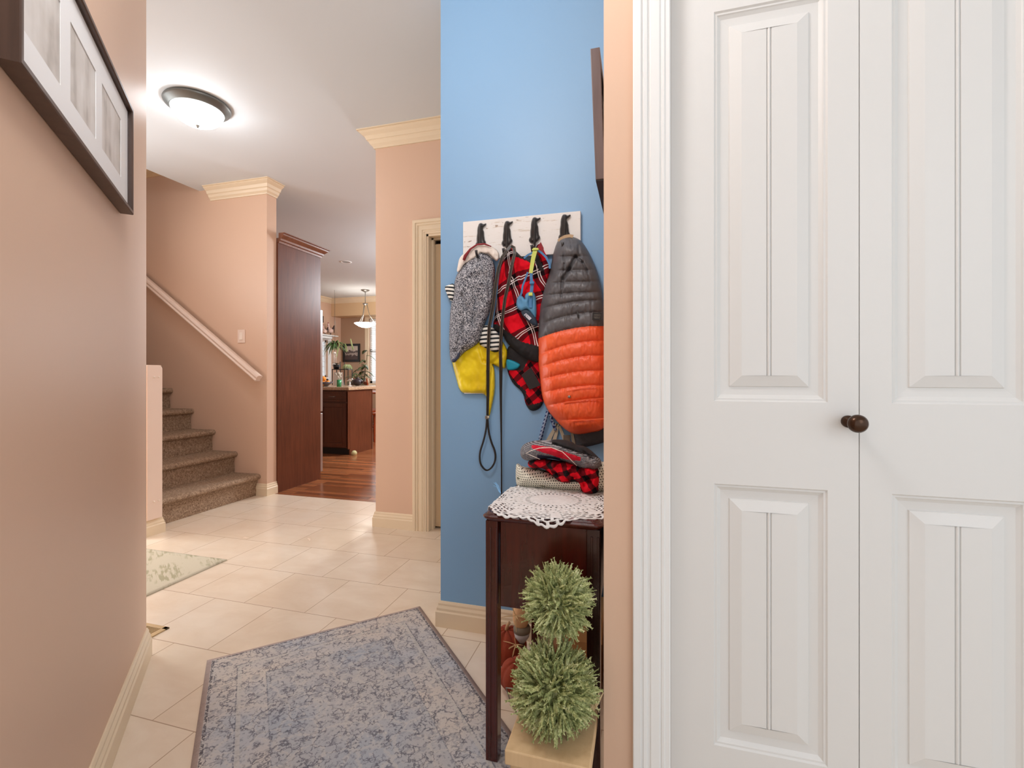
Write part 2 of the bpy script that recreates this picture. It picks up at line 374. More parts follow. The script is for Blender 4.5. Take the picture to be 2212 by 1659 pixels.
while zz > W1[2] + .06:
    q.hull([V((x, 9.312, zz - .010)) for x in (W1[0] + .03, W1[1] - .03)] + [V((x, 9.312, zz - .012)) for x in (W1[1] - .03, W1[0] + .03)],
           [V((x, 9.350, zz + .012)) for x in (W1[0] + .03, W1[1] - .03)] + [V((x, 9.350, zz + .010)) for x in (W1[1] - .03, W1[0] + .03)]); zz -= .042
q.build('slats', MVINYL, bl)

# ---------------------------------------------------------------- closet doors
RINGS = [(0, 0), (.003, -.0035), (.007, -.0035), (.009, -.006), (.015, -.010), (.033, -.011), (.0345, -.0075), (.058, -.0005)]
def leaf(name, x0, x1, px0, px1, label):
    Y = 1.14; zb, zt = .012, 2.035; m = MB()
    P = [(px0, px1, .225, .8205), (px0, px1, 1.0084, 1.895)]
    xs = [x0, px0, px1, x1]; zs = [zb, .225, .8205, 1.0084, 1.895, zt]
    for i in range(3):
        for j in range(5):
            if i == 1 and j in (1, 3): continue
            m.add([(xs[i], Y, zs[j]), (xs[i + 1], Y, zs[j]), (xs[i + 1], Y, zs[j + 1]), (xs[i], Y, zs[j + 1])], [(0, 1, 2, 3)])
    for (a0, a1, c0, c1) in P:
        for (i0, h0), (i1, h1) in zip(RINGS, RINGS[1:]):
            o = [(a0 + i0, c0 + i0), (a1 - i0, c0 + i0), (a1 - i0, c1 - i0), (a0 + i0, c1 - i0)]
            n = [(a0 + i1, c0 + i1), (a1 - i1, c0 + i1), (a1 - i1, c1 - i1), (a0 + i1, c1 - i1)]
            for k in range(4):
                l = (k + 1) % 4
                m.add([(o[k][0], Y - h0, o[k][1]), (o[l][0], Y - h0, o[l][1]), (n[l][0], Y - h1, n[l][1]), (n[k][0], Y - h1, n[k][1])], [(0, 1, 2, 3)])
        i1, h1 = RINGS[-1]; mid = (a0 + a1) / 2
        pr = [(a0 + i1, h1), (mid - .0055, h1), (mid - .004, h1 - .003), (mid - .0025, h1), (mid, h1 + .001), (mid + .0025, h1), (mid + .004, h1 - .003), (mid + .0055, h1), (a1 - i1, h1)]
        for (xa, ha), (xb, hb) in zip(pr, pr[1:]):
            m.add([(xa, Y - ha, c0 + i1), (xb, Y - hb, c0 + i1), (xb, Y - hb, c1 - i1), (xa, Y - ha, c1 - i1)], [(0, 1, 2, 3)])
        m.add([(x, Y - h, c0 + i1) for x, h in pr], [tuple(range(len(pr)))]); m.add([(x, Y - h, c1 - i1) for x, h in pr], [tuple(range(len(pr)))])
    t = .03
    m.add([(x0, Y, zb), (x1, Y, zb), (x1, Y, zt), (x0, Y, zt), (x0, Y + t, zb), (x1, Y + t, zb), (x1, Y + t, zt), (x0, Y + t, zt)], [(4, 5, 6, 7), (0, 1, 5, 4), (3, 2, 6, 7), (0, 3, 7, 4), (1, 2, 6, 5)])
    import bmesh
    o = m.build(name, MWHITE)
    return struct(o, label)
# door face relief goes into the leaf (+Y), so depth sign is mirrored
RINGS = [(a, h) for a, h in RINGS]
d1 = leaf('door_1', .0664, .4430, .1594, .3858, 'left white panelled closet door leaf with bronze knob')
d2 = leaf('door_2', .4446, .8210, .5018, .7282, 'right white panelled closet door leaf')
kc = onY(1847, 914, 1.105)
MB().lathe([(0, -.026), (.008, -.0258), (.014, -.023), (.0182, -.016), (.0185, -.011), (.015, -.005), (.009, 0), (.007, .012), (.007, .018), (.013, .020), (.013, .035)], kc + V((0, .0, 0)), 28, axis='Y').build('door_knob', MBRONZE, d1)['label'] = 'small round bronze knob'

# ---------------------------------------------------------------- stairs
st = thing('staircase', 'carpeted brown staircase climbing left beside the peach wall', 'staircase', (-3.27, 2.86, 0))
def step(i):
    xr = -3.272 - .252 * i; z1 = .187 * (i + 1); z0 = z1 - .187; m = MB()
    pr = [(xr, z0 - (.0 if i == 0 else .03))]
    for k in range(1, 9): pr.append((xr + .002 * math.sin(k), z0 + (.187 - .046) * k / 8))
    for k in range(9):
        w = -PI / 2 + PI * k / 8; pr.append((xr + .014 + .024 * math.cos(w), z1 - .023 + .023 * math.sin(w)))
    for k in range(1, 14): pr.append((xr + .014 - .27 * k / 13, z1))
    ys = [2.385 + (3.338 - 2.385) * j / 90 for j in range(91)]
    vs = []
    for y in ys:
        for a, z in pr:
            nz = noise.noise(V((a * 60, y * 60, z * 60))) * .0035 + noise.noise(V((a * 18, y * 18, z * 18))) * .003
            vs.append(V((a + nz, y, z + nz)))
    n = len(pr)
    m.add(vs, [(j * n + k, j * n + k + 1, (j + 1) * n + k + 1, (j + 1) * n + k) for j in range(90) for k in range(n - 1)], 0, True)
    xb = pr[-1][0]
    for y, base in ((ys[0], 0), (ys[-1], 90 * n)):
        m.add([V((a, y, z)) for a, z in pr] + [V((xb, y, pr[0][1]))], [tuple(range(n + 1))])
    return m.build('step', MCARPET, st)
for i in range(10): step(i)
# handrail
h0, h1 = onY(559, 818, 3.255), onY(317, 608, 3.255)
dr = (h1 - h0).normalized(); h1 = h0 + dr * 3.2
hr = thing('handrail', 'pale painted handrail sloping down the stair wall', 'handrail', tuple(h0))
up = V((0, 1, 0)).cross(dr); up = up if up.z > 0 else -up
pf = [(-.024, -.028), (.024, -.028), (.028, -.018), (.022, -.006), (.030, .010), (.026, .026), (.012, .032), (-.012, .032), (-.026, .026), (-.030, .010), (-.022, -.006), (-.028, -.018)]
m = MB(); m.hull([h0 + V((0, 1, 0)) * a + up * b for a, b in pf], [h1 + V((0, 1, 0)) * a + up * b for a, b in pf]); m.build('rail', MRAIL, hr, bevel=.003)
for t in (.5, 1.7, 2.9):
    p = h0 + dr * t
    MB().tube([p + V((0, .01, -.02)), p + V((0, .03, -.06)), p + V((0, .085, -.06))], .007).lathe([(.02, .0), (.02, .004), (0, .004)], p + V((0, .081, -.06)), 12, axis='Y').build('bracket', MNICKEL, hr)
# light switch
s0 = onY(514.5, 741, 3.34); s1 = onY(530, 712, 3.34)
ls = thing('light_switch', 'cream rocker light switch on the stair wall above the handrail end', 'switch', tuple((s0 + s1) / 2))
MB().box(s0.x, s1.x, 3.333, 3.34, s0.z, s1.z).build('plate', MRAIL, ls, bevel=.002)
cxs = (s0.x + s1.x) / 2; czs = (s0.z + s1.z) / 2
MB().hull([V((cxs - .017, 3.333, czs - .034)), V((cxs + .017, 3.333, czs - .034)), V((cxs + .017, 3.333, czs + .034)), V((cxs - .017, 3.333, czs + .034))], [V((cxs - .015, 3.326, czs - .032)), V((cxs + .015, 3.326, czs - .032)), V((cxs + .015, 3.330, czs + .032)), V((cxs - .015, 3.330, czs + .032))]).build('rocker', MSCREW, ls)

# ---------------------------------------------------------------- lamps
MDOME = emis('frosted_glass_lit', (.90, .95, 1, 1), 22.0)
MDOME2 = emis('pendant_glass_lit', (1, .93, .84, 1), 9.0)
def flush(loc, label):
    x, y = loc
    t = thing('ceiling_light', label, 'ceiling light', (x, y, CH))
    MB().lathe([(0, 0), (.150, 0), (.178, -.004), (.182, -.012), (.176, -.022), (.160, -.034), (.150, -.046), (.142, -.050), (.138, -.040), (.138, -.01)], (x, y, CH), 48).build('rim', MRIM, t)
    MB().lathe([(.141, -.046), (.136, -.066), (.122, -.088), (.100, -.108), (.070, -.124), (.035, -.133), (0, -.136)], (x, y, CH), 48).build('glass_bowl', MDOME, t)
    MB().lathe([(.014, -.132), (.012, -.138), (.006, -.142), (.007, -.148), (0, -.151)], (x, y, CH), 16).build('finial', MNICKEL, t)
    return t
flush((-2.674, 2.262), 'round flush ceiling light with glowing frosted bowl and nickel rim')
def light(ty, loc, power, size=.1, col=(1, .95, .88), rot=None, name='lamp_light', sy=None):
    l = bpy.data.lights.new(name, ty); l.energy = power; l.color = col
    if ty == 'AREA':
        l.size = size
        if sy: l.shape = 'RECTANGLE'; l.size_y = sy
    else: l.shadow_soft_size = size
    o = bpy.data.objects.new(name, l); COL.objects.link(o); o.location = loc
    if rot: o.rotation_euler = rot
    return o
light('POINT', (-.6, .62, 2.42), 18, .16, col=(.97, .98, 1), name='foyer_lamp')
light('AREA', (1.9, -2.0, 2.0), 7, 1.2, col=(1, .98, .96), rot=(math.radians(72), 0, math.radians(41)), sy=1.4, name='entry_window_light')
light('AREA', (-4.4, 1.8, 1.25), 34, .85, col=(.88, .95, 1), rot=(math.radians(90), 0, math.radians(-90)), sy=2.0, name='hall_fill_light')  # unseen fill light added at the left to brighten the hall
rc = onD(747, 566, 6.98)
rl = thing('recessed_light', 'small recessed downlight in the kitchen ceiling before the pendant', 'ceiling light', (rc.x, rc.y, CH))
MB().lathe([(.055, -.001), (.062, -.004), (.085, -.004), (.088, 0)], (rc.x, rc.y, CH), 28).build('trim_ring', MVINYL, rl)
MB().lathe([(0, -.0015), (.055, -.0015)], (rc.x, rc.y, CH), 28).build('lens', plain('dim_lens', c(150, 150, 150), .5), rl)
pc = onD(789, 627, 9.3); px_, py_ = pc.x, pc.y
pl = thing('pendant_lamp', 'hanging pendant lamp with glowing shallow glass bowl over the dining nook', 'pendant lamp', (px_, py_, CH))
MB().lathe([(0, 0), (.085, 0), (.08, -.015), (.02, -.045), (0, -.045)], (px_, py_, CH), 24).build('canopy', MNICKEL, pl)
MB().tube([(px_, py_, CH - .04), (px_, py_, CH - .30)], .007).lathe([(0, -.27), (.05, -.27), (.05, -.29), (0, -.31)], (px_, py_, CH), 16).build('stem', MNICKEL, pl)
for k in range(3):
    w = 2 * PI * k / 3 + .5
    MB().tube([(px_ + .03 * math.cos(w), py_ + .03 * math.sin(w), CH - .29), (px_ + .08 * math.cos(w), py_ + .08 * math.sin(w), CH - .5), (px_ + .19 * math.cos(w), py_ + .19 * math.sin(w), CH - .665)], .006, 6).build('arm', MNICKEL, pl)
MB().lathe([(0, -.755), (.07, -.752), (.13, -.73), (.20, -.685), (.212, -.672), (.205, -.668), (0, -.69)], (px_, py_, CH), 36).build('glass_bowl', MDOME2, pl)
light('POINT', (-2.0, 6.3, 2.3), 165, .3, col=(.90, .95, 1), name='kitchen_fill_light')  # extra fill with no fixture of its own, added to lift the kitchen
light('AREA', (-5.05, 9.75, 1.7), 32, 1.5, col=(.93, .97, 1), rot=(math.radians(-90), 0, 0), sy=1.6, name='window_daylight')
# ---------------------------------------------------------------- floor things
def rug_mat():
    g = G('grey_blue_persian_rug'); p = g.obj(); x, y, z = g.xyz(p)
    W = .817
    dx = g.m2('MINIMUM', x, g.m2('SUBTRACT', W, x)); d = g.m2('MINIMUM', dx, y)
    wob = g.noise(p, 30, 3, .6, col=True); q = g.vadd(p, wob, .045)
    big = g.noise(p, 3.2, 2)
    base = g.mix(g.ramp(big, [(.4, BLK), (.62, WHT)]), c(202, 190, 180), c(180, 180, 184))
    inner = g.m2('GREATER_THAN', d, .19)
    base = g.mix(g.m2('MULTIPLY', inner, .4), base, c(150, 158, 170))
    # scrolling light vines: cell borders of a distorted pattern
    e = g.vor(q, 13, 'DISTANCE_TO_EDGE'); vine = g.ramp(e, [(.03, WHT), (.075, BLK)])
    base = g.mix(g.m2('MULTIPLY', vine, .32), base, c(208, 198, 186))
    f1 = g.vor(q, 24, 'F1'); flower = g.ramp(f1, [(.14, BLK), (.2, WHT), (.3, WHT), (.38, BLK)])
    base = g.mix(g.m2('MULTIPLY', flower, .4), base, c(132, 132, 140))
    e2 = g.vor(g.vadd(p, wob, .07), 34, 'DISTANCE_TO_EDGE'); dark = g.m2('MULTIPLY', g.ramp(e2, [(.03, WHT), (.09, BLK)]), g.ramp(g.noise(p, 26, 2), [(.45, BLK), (.52, WHT)]))
    base = g.mix(g.m2('MULTIPLY', dark, .75), base, c(92, 90, 100))
    sp = g.ramp(g.noise(p, 95, 2), [(.57, BLK), (.63, WHT)]); base = g.mix(g.m2('MULTIPLY', sp, .4), base, c(84, 84, 96))
    lt = g.ramp(g.noise(p, 60, 2), [(.62, BLK), (.7, WHT)]); base = g.mix(g.m2('MULTIPLY', lt, .4), base, c(204, 196, 188))
    def line(at, w, col, k=.8, base=None, dot=0):
        f = g.m2('LESS_THAN', g.m2('ABSOLUTE', g.m2('SUBTRACT', d, at)), w)
        if dot: f = g.m2('MULTIPLY', f, g.ramp(g.noise(p, 150, 1), [(.42, BLK), (.52, WHT)]))
        return g.mix(g.m2('MULTIPLY', f, k), base, col)
    base = line(.008, .008, c(168, 148, 140), .9, base); base = line(.0215, .004, c(84, 78, 84), .85, base, 1)
    base = line(.100, .0022, c(96, 96, 106), .7, base, 1); base = line(.108, .006, c(196, 190, 182), .5, base); base = line(.19, .002, c(96, 100, 112), .5, base, 1)
    g.bump(g.noise(p, 400, 2), .5, .002)
    return g.out(base, .92, spec=.15)
def flat_rug(name, mat, w, l, h, loc, rz, label, cat, res=.02):
    m = MB(); nx, ny = int(w / res), int(l / res); vs = []
    for j in range(ny + 1):
        for i in range(nx + 1):
            x, y = w * i / nx, l * j / ny
            ed = 0 if min(i, nx - i, j, ny - j) else 1
            vs.append((x, y, h * (.55 if ed else 1) + noise.noise(V((x * 5, y * 5, 1))) * .0012))
    fs = [(j * (nx + 1) + i, j * (nx + 1) + i + 1, (j + 1) * (nx + 1) + i + 1, (j + 1) * (nx + 1) + i) for j in range(ny) for i in range(nx)]
    m.add(vs, fs, 0, True)
    ring = [(i, 0) for i in range(nx)] + [(nx, j) for j in range(ny)] + [(i, ny) for i in range(nx, 0, -1)] + [(0, j) for j in range(ny, 0, -1)]
    top = [j * (nx + 1) + i for i, j in ring]; k = len(m.v); m.v += [V((w * i / nx, l * j / ny, 0)) for i, j in ring]; n = len(ring)
    for a in range(n): m.f.append([top[a], top[(a + 1) % n], k + (a + 1) % n, k + a]); m.mi.append(0); m.sm.append(False)
    m.f.append([k + a for a in range(n)]); m.mi.append(0); m.sm.append(False)
    o = m.build(name, mat, local=True); o.location = loc; o.rotation_euler = (0, 0, rz)
    return tag(o, label, cat)
# rug local x runs along the far short edge, y runs back towards the camera
MR = rug_mat()
p = V((-.978, 1.931)); 
flat_rug('area_rug', MR, .817, 1.5, .009, (-.978, 1.931, .0005), math.radians(225), 'grey and blue persian style rug lying diagonally on the tile floor', 'rug')
def mat_mat():
    g = G('sage_door_mat'); p = g.obj()
    q = g.mp(p, rot=(0, 0, .6)); st = g.noise(g.mp(q, sc=(1, 7, 1)), 9, 2); bg = g.noise(p, 7, 2)
    f = g.m2('MULTIPLY', g.ramp(st, [(.46, BLK), (.56, WHT)]), g.ramp(bg, [(.42, BLK), (.55, WHT)]))
    g.bump(g.noise(p, 300, 2), .4, .002)
    return g.out(g.mix(f, c(198, 188, 166), c(166, 158, 130)), .9, spec=.1)
flat_rug('door_mat', mat_mat(), 1.1, .62, .008, (-3.39, 1.5, .0005), 0, 'sage green and cream leaf patterned mat before the stairs', 'mat')
fv = thing('floor_vent', 'brass coloured floor register set in the tile beside the left wall end', 'vent', (-2.06, 1.44, 0))
m = MB(); vx0, vx1, vy0, vy1 = -2.2, -1.912, 1.388, 1.489
for bx in ((vx0, vx1, vy0, vy0 + .018), (vx0, vx1, vy1 - .018, vy1), (vx0, vx0 + .022, vy0, vy1), (vx1 - .022, vx1, vy0, vy1)): m.box(*bx, 0, .005)
MVENT = plain('tan_vent_enamel', c(196, 166, 122), .4)
m.build('frame', MVENT, fv, bevel=.001)
m = MB()
for k in range(26): xx = vx0 + .026 + k * .0094; m.box(xx, xx + .0035, vy0 + .018, vy1 - .018, .0005, .004)
m.build('louvres', MVENT, fv)
MB().box(vx0 + .02, vx1 - .02, vy0 + .016, vy1 - .016, 0, .0008).build('duct_opening', plain('dark_duct', c(110, 76, 48), .8), fv)

# ---------------------------------------------------------------- collage frame on the left wall
e1 = V((-1, 1, 0)).normalized(); nn = V((1, 1, 0)).normalized(); SW = -.49
def W(u, off, z):    # u along wall, off outwards
    s = SW / math.sqrt(2) + off
    return e1 * u + nn * s + V((0, 0, z))
cf = thing('collage_frame', 'long dark brown picture frame with white mat and three faded prints on left wall', 'picture frame', tuple(W(1.407, 0, 1.558)))
u0, u1, fz0, fz1 = 1.008, 1.806, 1.557, 1.879
def ubox(m, ua, ub, oa, ob, za, zb, mi=0): m.hull([W(ua, oa, za), W(ub, oa, za), W(ub, oa, zb), W(ua, oa, zb)], [W(ua, ob, za), W(ub, ob, za), W(ub, ob, zb), W(ua, ob, zb)], mi)
m = MB(); fp = [(0, .001), (0, .031), (.002, .033), (.010, .033), (.012, .030), (.012, .022), (.016, .022), (.016, .001)]
loop = [(u0, fz0), (u1, fz0), (u1, fz1), (u0, fz1)]
vs = []
for (u, z), (su, sz) in zip(loop, ((1, 1), (-1, 1), (-1, -1), (1, -1))):
    for a, b in fp: vs.append(W(u + su * a, b, z + sz * a))
k = len(fp); m.add(vs, [(i * k + j, i * k + (j + 1) % k, ((i + 1) % 4) * k + (j + 1) % k, ((i + 1) % 4) * k + j) for i in range(4) for j in range(k)])
m.build('frame', MFRAME, cf)
m = MB(); MO = [(1.048, 1.226), (1.283, 1.464), (1.516, 1.709)]; mz0, mz1 = 1.636, 1.800
us = [u0 + .014] + [a for t in MO for a in t] + [u1 - .014]
for i in range(0, 8, 2): ubox(m, us[i], us[i + 1], .0195, .0208, fz0 + .014, fz1 - .014)
for a, b2 in MO: ubox(m, a, b2, .0195, .0208, fz0 + .014, mz0); ubox(m, a, b2, .0195, .0208, mz1, fz1 - .014)
m.build('mat_board', plain('white_mat_board', c(248, 247, 246), .6, var=.005), cf)
def print_mat(name, seed):
    g = G(name); p = g.pos()
    n = g.noise(g.mp(p, loc=(seed, 0, 0), sc=(14, 14, 2.0)), 1.2, 2); n2 = g.noise(g.mp(p, loc=(0, seed, 0)), 14, 3)
    f = g.m2('ADD', g.m2('MULTIPLY', n, .6), g.m2('MULTIPLY', n2, .4))
    return g.out(g.ramp(f, [(.36, c(176, 168, 160)), (.47, c(214, 207, 200)), (.6, c(232, 227, 222))]), .5)
for i, (a, b2) in enumerate(MO):
    m = MB(); ubox(m, a - .004, b2 + .004, .0175, .0192, mz0 - .004, mz1 + .004); m.build('photo_print', print_mat('faded_print_%s' % 'abc'[i], i * 3.7 + 1), cf)
m = MB(); ubox(m, u0 + .014, u1 - .014, .0225, .024, fz0 + .014, fz1 - .014); m.build('glass', glass_mat('picture_glass', k=.05), cf)

# dark frame hung on the closet's side wall, leaning out at the top
XS = -.086
sf = thing('picture_frame', 'deep purple-brown frame hung on the side wall above the dog coats', 'picture frame', (XS, 1.45, 1.55))
a, b2 = onY(1275, 105, 1.2), onY(1286.5, 388, 1.2)
y0, y1 = 1.2, 1.72
zt, zb, xt, xb = a.z, b2.z, a.x, b2.x
def fs_(y, t0=0, t1=1, d0=0, d1=1):
    pts = []
    for t, dd in ((t0, d1), (t0, d0), (t1, d0), (t1, d1)):
        xo = xb + (xt - xb) * t; pts.append(V((xo + dd * .024, y, zb + (zt - zb) * t)))
    return pts
m = MB()
for ya, yb, t0, t1 in ((y0, y0 + .03, 0, 1), (y1 - .03, y1, 0, 1), (y0 + .03, y1 - .03, 0, .09), (y0 + .03, y1 - .03, .91, 1)): m.hull(fs_(ya, t0, t1), fs_(yb, t0, t1))
m.build('frame', MFRAME2, sf, bevel=.0015)
m = MB(); m.hull(fs_(y0 + .028, .08, .92, .4, .7), fs_(y1 - .028, .08, .92, .4, .7)); m.build('picture', plain('dull_print', c(200, 196, 188), .5), sf)
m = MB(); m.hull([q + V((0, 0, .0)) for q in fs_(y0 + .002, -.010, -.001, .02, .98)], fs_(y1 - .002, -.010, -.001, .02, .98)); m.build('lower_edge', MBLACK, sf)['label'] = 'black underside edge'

# ---------------------------------------------------------------- side table
TX0, TX1, TY0, TY1, TZ = -.418, -.096, 1.20, 1.80, .690
tb = thing('side_table', 'dark mahogany side table with deep apron against the closet side wall', 'table', ((TX0 + TX1) / 2, 1.5, 0))
m = MB()
def rr(x0, x1, y0, y1, r, z, n=5):
    pts = []
    for cx_, cy_, a0 in ((x1 - r, y1 - r, 0), (x0 + r, y1 - r, 90), (x0 + r, y0 + r, 180), (x1 - r, y0 + r, 270)):
        for k in range(n + 1): w = math.radians(a0 + 90 * k / n); pts.append(V((cx_ + r * math.cos(w), cy_ + r * math.sin(w), z)))
    return pts
lay = [(.004, TZ - .022), (.0, TZ - .018), (-.004, TZ - .012), (-.004, TZ - .009), (.001, TZ - .005), (.004, TZ - .004), (.009, TZ)]
L = [rr(TX0 + a, TX1 - a, TY0 + a, TY1 - a, .022, z) for a, z in lay]; n = len(L[0]); vs = [q for l in L for q in l]
m.add(vs, [(i * n + j, i * n + (j + 1) % n, (i + 1) * n + (j + 1) % n, (i + 1) * n + j) for i in range(len(L) - 1) for j in range(n)] + [list(range(n))[::-1], list(range((len(L) - 1) * n, len(L) * n))])
m.build('tabletop', MMAH, tb)
def panel(x0, x1, y0, y1, z0, z1, ax):
    m = MB(); m.box(x0, x1, y0, y1, z0, z1); return m.build('apron', MMAH, tb, bevel=.002)
az = .432
panel(TX0 + .045, TX1 - .04, TY0 + .016, TY0 + .034, az, TZ - .022, 0); panel(TX0 + .045, TX1 - .04, TY1 - .034, TY1 - .016, az, TZ - .022, 0)
panel(TX0 + .014, TX0 + .032, TY0 + .04, TY1 - .04, az, TZ - .022, 1); panel(TX1 - .032, TX1 - .014, TY0 + .04, TY1 - .04, az, TZ - .022, 1)
for lx in (TX0 + .006, TX1 - .040):
    for ly in (TY0 + .006, TY1 - .045):
        m = MB(); m.box(lx, lx + .034, ly, ly + .034, .009, TZ - .022)
        m.box(lx + .010, lx + .016, ly - .0025, ly, .02, TZ - .04); m.box(lx + .0265, lx + .0325, ly - .0025, ly, .02, TZ - .04)
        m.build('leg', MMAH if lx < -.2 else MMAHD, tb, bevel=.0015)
# ---------------------------------------------------------------- crochet doily
def doily():
    R = .205; cx_, cy_ = -.262, 1.375; NA, NR = 288, 64; m = MB()
    rnd = random.Random(3)
    def pos(r, w):
        sc = 1
        rr_ = r * R
        if r > .9: rr_ = R * (.9 + (r - .9) * (1 + .30 * abs(math.cos(w * 30)) ))
        big = 1 + .05 * math.cos(w * 9) * max(0, r - .6) / .4
        x = cx_ + rr_ * big * math.cos(w) * 1.0; y = cy_ + rr_ * big * math.sin(w) * .96
        z = TZ + .002 + .0008 * math.sin(w * 36) * r
        lim = TY0 - .007
        if y < lim:
            dd = lim - y; z -= dd * .93; y = lim - dd * .12 - .003
        lx = TX0 - .004
        if x < lx: dd = lx - x; z -= dd * .75; x = lx - dd * .35
        xr = TX1 - .0
        if x > xr: x = xr + (x - xr) * .05; z += .002
        z += noise.noise(V((x * 25, y * 25, 3))) * .002
        return V((x, y, z))
    vs = [pos(.02 + .98 * i / NR, 2 * PI * j / NA) for i in range(NR + 1) for j in range(NA)]
    fs = []
    for i in range(NR):
        r = (i + .5) / NR
        for j in range(NA):
            w = j % 288; hole = False
            if .30 < r < .36: hole = (j % 8) in (2, 3, 4)
            elif .39 < r < .44: hole = ((j + 4) % 8) in (3, 4, 5)
            elif .50 < r < .53: hole = (j % 6) in (1, 2)
            elif .57 < r < .595: hole = (j % 12) in (3, 4, 5)
            elif .64 < r < .67: hole = (j % 6) in (4, 5)
            elif .70 < r < .975:
                k = int((r - .72) / .05); ph = (j + (k % 2) * 3) % 6
                hole = ph in (1, 2, 3, 4) and ((r - .72) / .05) % 1 > .35
                if (j % 32) < 8 and r < .88: hole = False
            if not hole: fs.append((i * NA + j, i * NA + (j + 1) % NA, (i + 1) * NA + (j + 1) % NA, (i + 1) * NA + j))
    m.add(vs, fs, 0, True); m.add([pos(.02, 2 * PI * j / 24) for j in range(24)], [tuple(range(24))])
    o = m.build('doily', plain('white_crochet_cotton', c(238, 236, 234), .85, bump=.6, bsc=500, sc=60), origin=(cx_, cy_, TZ))
    s = o.modifiers.new('thickness', 'SOLIDIFY'); s.thickness = .0018; s.offset = 1
    tag(o, 'white round crochet doily draped over the front of the dark table', 'doily')
doily()

# ---------------------------------------------------------------- topiary
def frond_mat():
    g = G('cypress_green'); p = g.pos(); n = g.noise(p, 55, 2); n2 = g.noise(p, 260, 1)
    f = g.m2('ADD', g.m2('MULTIPLY', n, .55), g.m2('MULTIPLY', n2, .45))
    return g.out(g.ramp(f, [(.3, c(86, 98, 58)), (.42, c(142, 150, 96)), (.55, c(188, 192, 134)), (.68, c(222, 220, 176))]), .7, spec=.2)
MFROND = frond_mat()
def foliage(cen, r, cnt, seed):
    rnd = random.Random(seed); m = MB(); cen = V(cen)
    m.ball(cen, r * .55, 14, 8)
    for k in range(cnt):
        ph = math.acos(1 - 2 * (k + .5) / cnt); w = k * 2.399963 + rnd.uniform(-.2, .2)
        d = V((math.sin(ph) * math.cos(w), math.sin(ph) * math.sin(w), math.cos(ph)))
        base = cen + d * r * rnd.uniform(.45, .62); L = r * rnd.uniform(.38, .60)
        dd = (d + V((rnd.uniform(-1, 1), rnd.uniform(-1, 1), rnd.uniform(-.6, 1))) * .55).normalized()
        a = dd.cross(V((rnd.uniform(-1, 1), rnd.uniform(-1, 1), rnd.uniform(-1, 1)))).normalized(); b = a.cross(dd)
        curl = a * rnd.uniform(-.25, .25) * L + b * rnd.uniform(-.2, .2) * L
        vs = []; fs = []; S = 6
        for i in range(S):
            t = i / (S - 1); q = base + dd * L * t + curl * t * t; wd = r * .052 * math.sin(.35 + t * 2.5)
            vs += [q - b * wd, q + a * wd * .5, q + b * wd, q - a * wd * .5]
        for i in range(S - 1):
            for j in range(4): fs.append((i * 4 + j, i * 4 + (j + 1) % 4, i * 4 + 4 + (j + 1) % 4, i * 4 + 4 + j))
        for i in range(1, S):
            t = i / (S - 1); q = base + dd * L * t + curl * t * t
            for sg in (-1, 1):
                e = q + (dd * .8 + b * sg * .8 + a * rnd.uniform(-.3, .3)) * r * .10 * (1.15 - .6 * t); k0 = len(vs)
                vs += [q - dd * r * .028, q + dd * r * .028, e, q + a * r * .022]; fs += [(k0, k0 + 2, k0 + 3), (k0 + 1, k0 + 3, k0 + 2), (k0, k0 + 1, k0 + 2)]
        m.add(vs, fs, 0, False)
    return m
b1, b2c = onD(1205, 1298, 1.12), onD(1197, 1484, 1.09)
tp = thing('topiary', 'two-ball green cypress topiary standing before the dark side table', 'plant', (b2c.x, b2c.y, 0))
foliage(b1, .082, 700, 1).build('foliage_ball', MFROND, tp)
foliage(b2c, .097, 900, 2).build('foliage_ball', MFROND, tp)
MB().tube([V((b2c.x, b2c.y, .20)), b2c, b2c * .35 + b1 * .65 + V((.002, 0, 0)), b1], [.011, .009, .008, .006], 10).build('stem', plain('bare_brown_stem', c(176, 118, 84), .8, bump=.5), tp)
PX, PY = b2c.x - .0, b2c.y
m = MB()
def sq(h, z, g_=.0): return [V((PX - h, PY - h, z)), V((PX + h, PY - h, z)), V((PX + h, PY + h, z)), V((PX - h, PY + h, z))]
m.hull(sq(.062, .009), sq(.088, .225)); 
m.build('planter', wood_mat('tan_planter_wood', c(196, 160, 118), c(222, 190, 146), .6), tp, bevel=.003)
m = MB(); m.box(PX - .094, PX + .094, PY - .094, PY + .086, .205, .238); m.build('planter_rim', wood_mat('pale_planter_rim', c(206, 172, 128), c(226, 194, 150), .6), tp, bevel=.003)
MB().tube([(PX - .088, PY + .03, .215), (PX - .112, PY + .02, .262), (PX - .118, PY + .0, .310), (PX - .085, PY - .015, .322)], .0018, 6).build('wire_handle', MNICKEL, tp)
m = MB()
for k in range(7):
    w = k * .9; q = onD(1282, 1535, 1.06)
    m.ribbon([q, q + V((.01 * math.cos(w), .01 * math.sin(w), .02)), q + V((.022 * math.cos(w), .02 * math.sin(w), .045 - .006 * k))], [.004, .006, .0015], .0008)
m.build('dry_leaf', plain('dry_raffia', c(206, 180, 140), .8), tp)

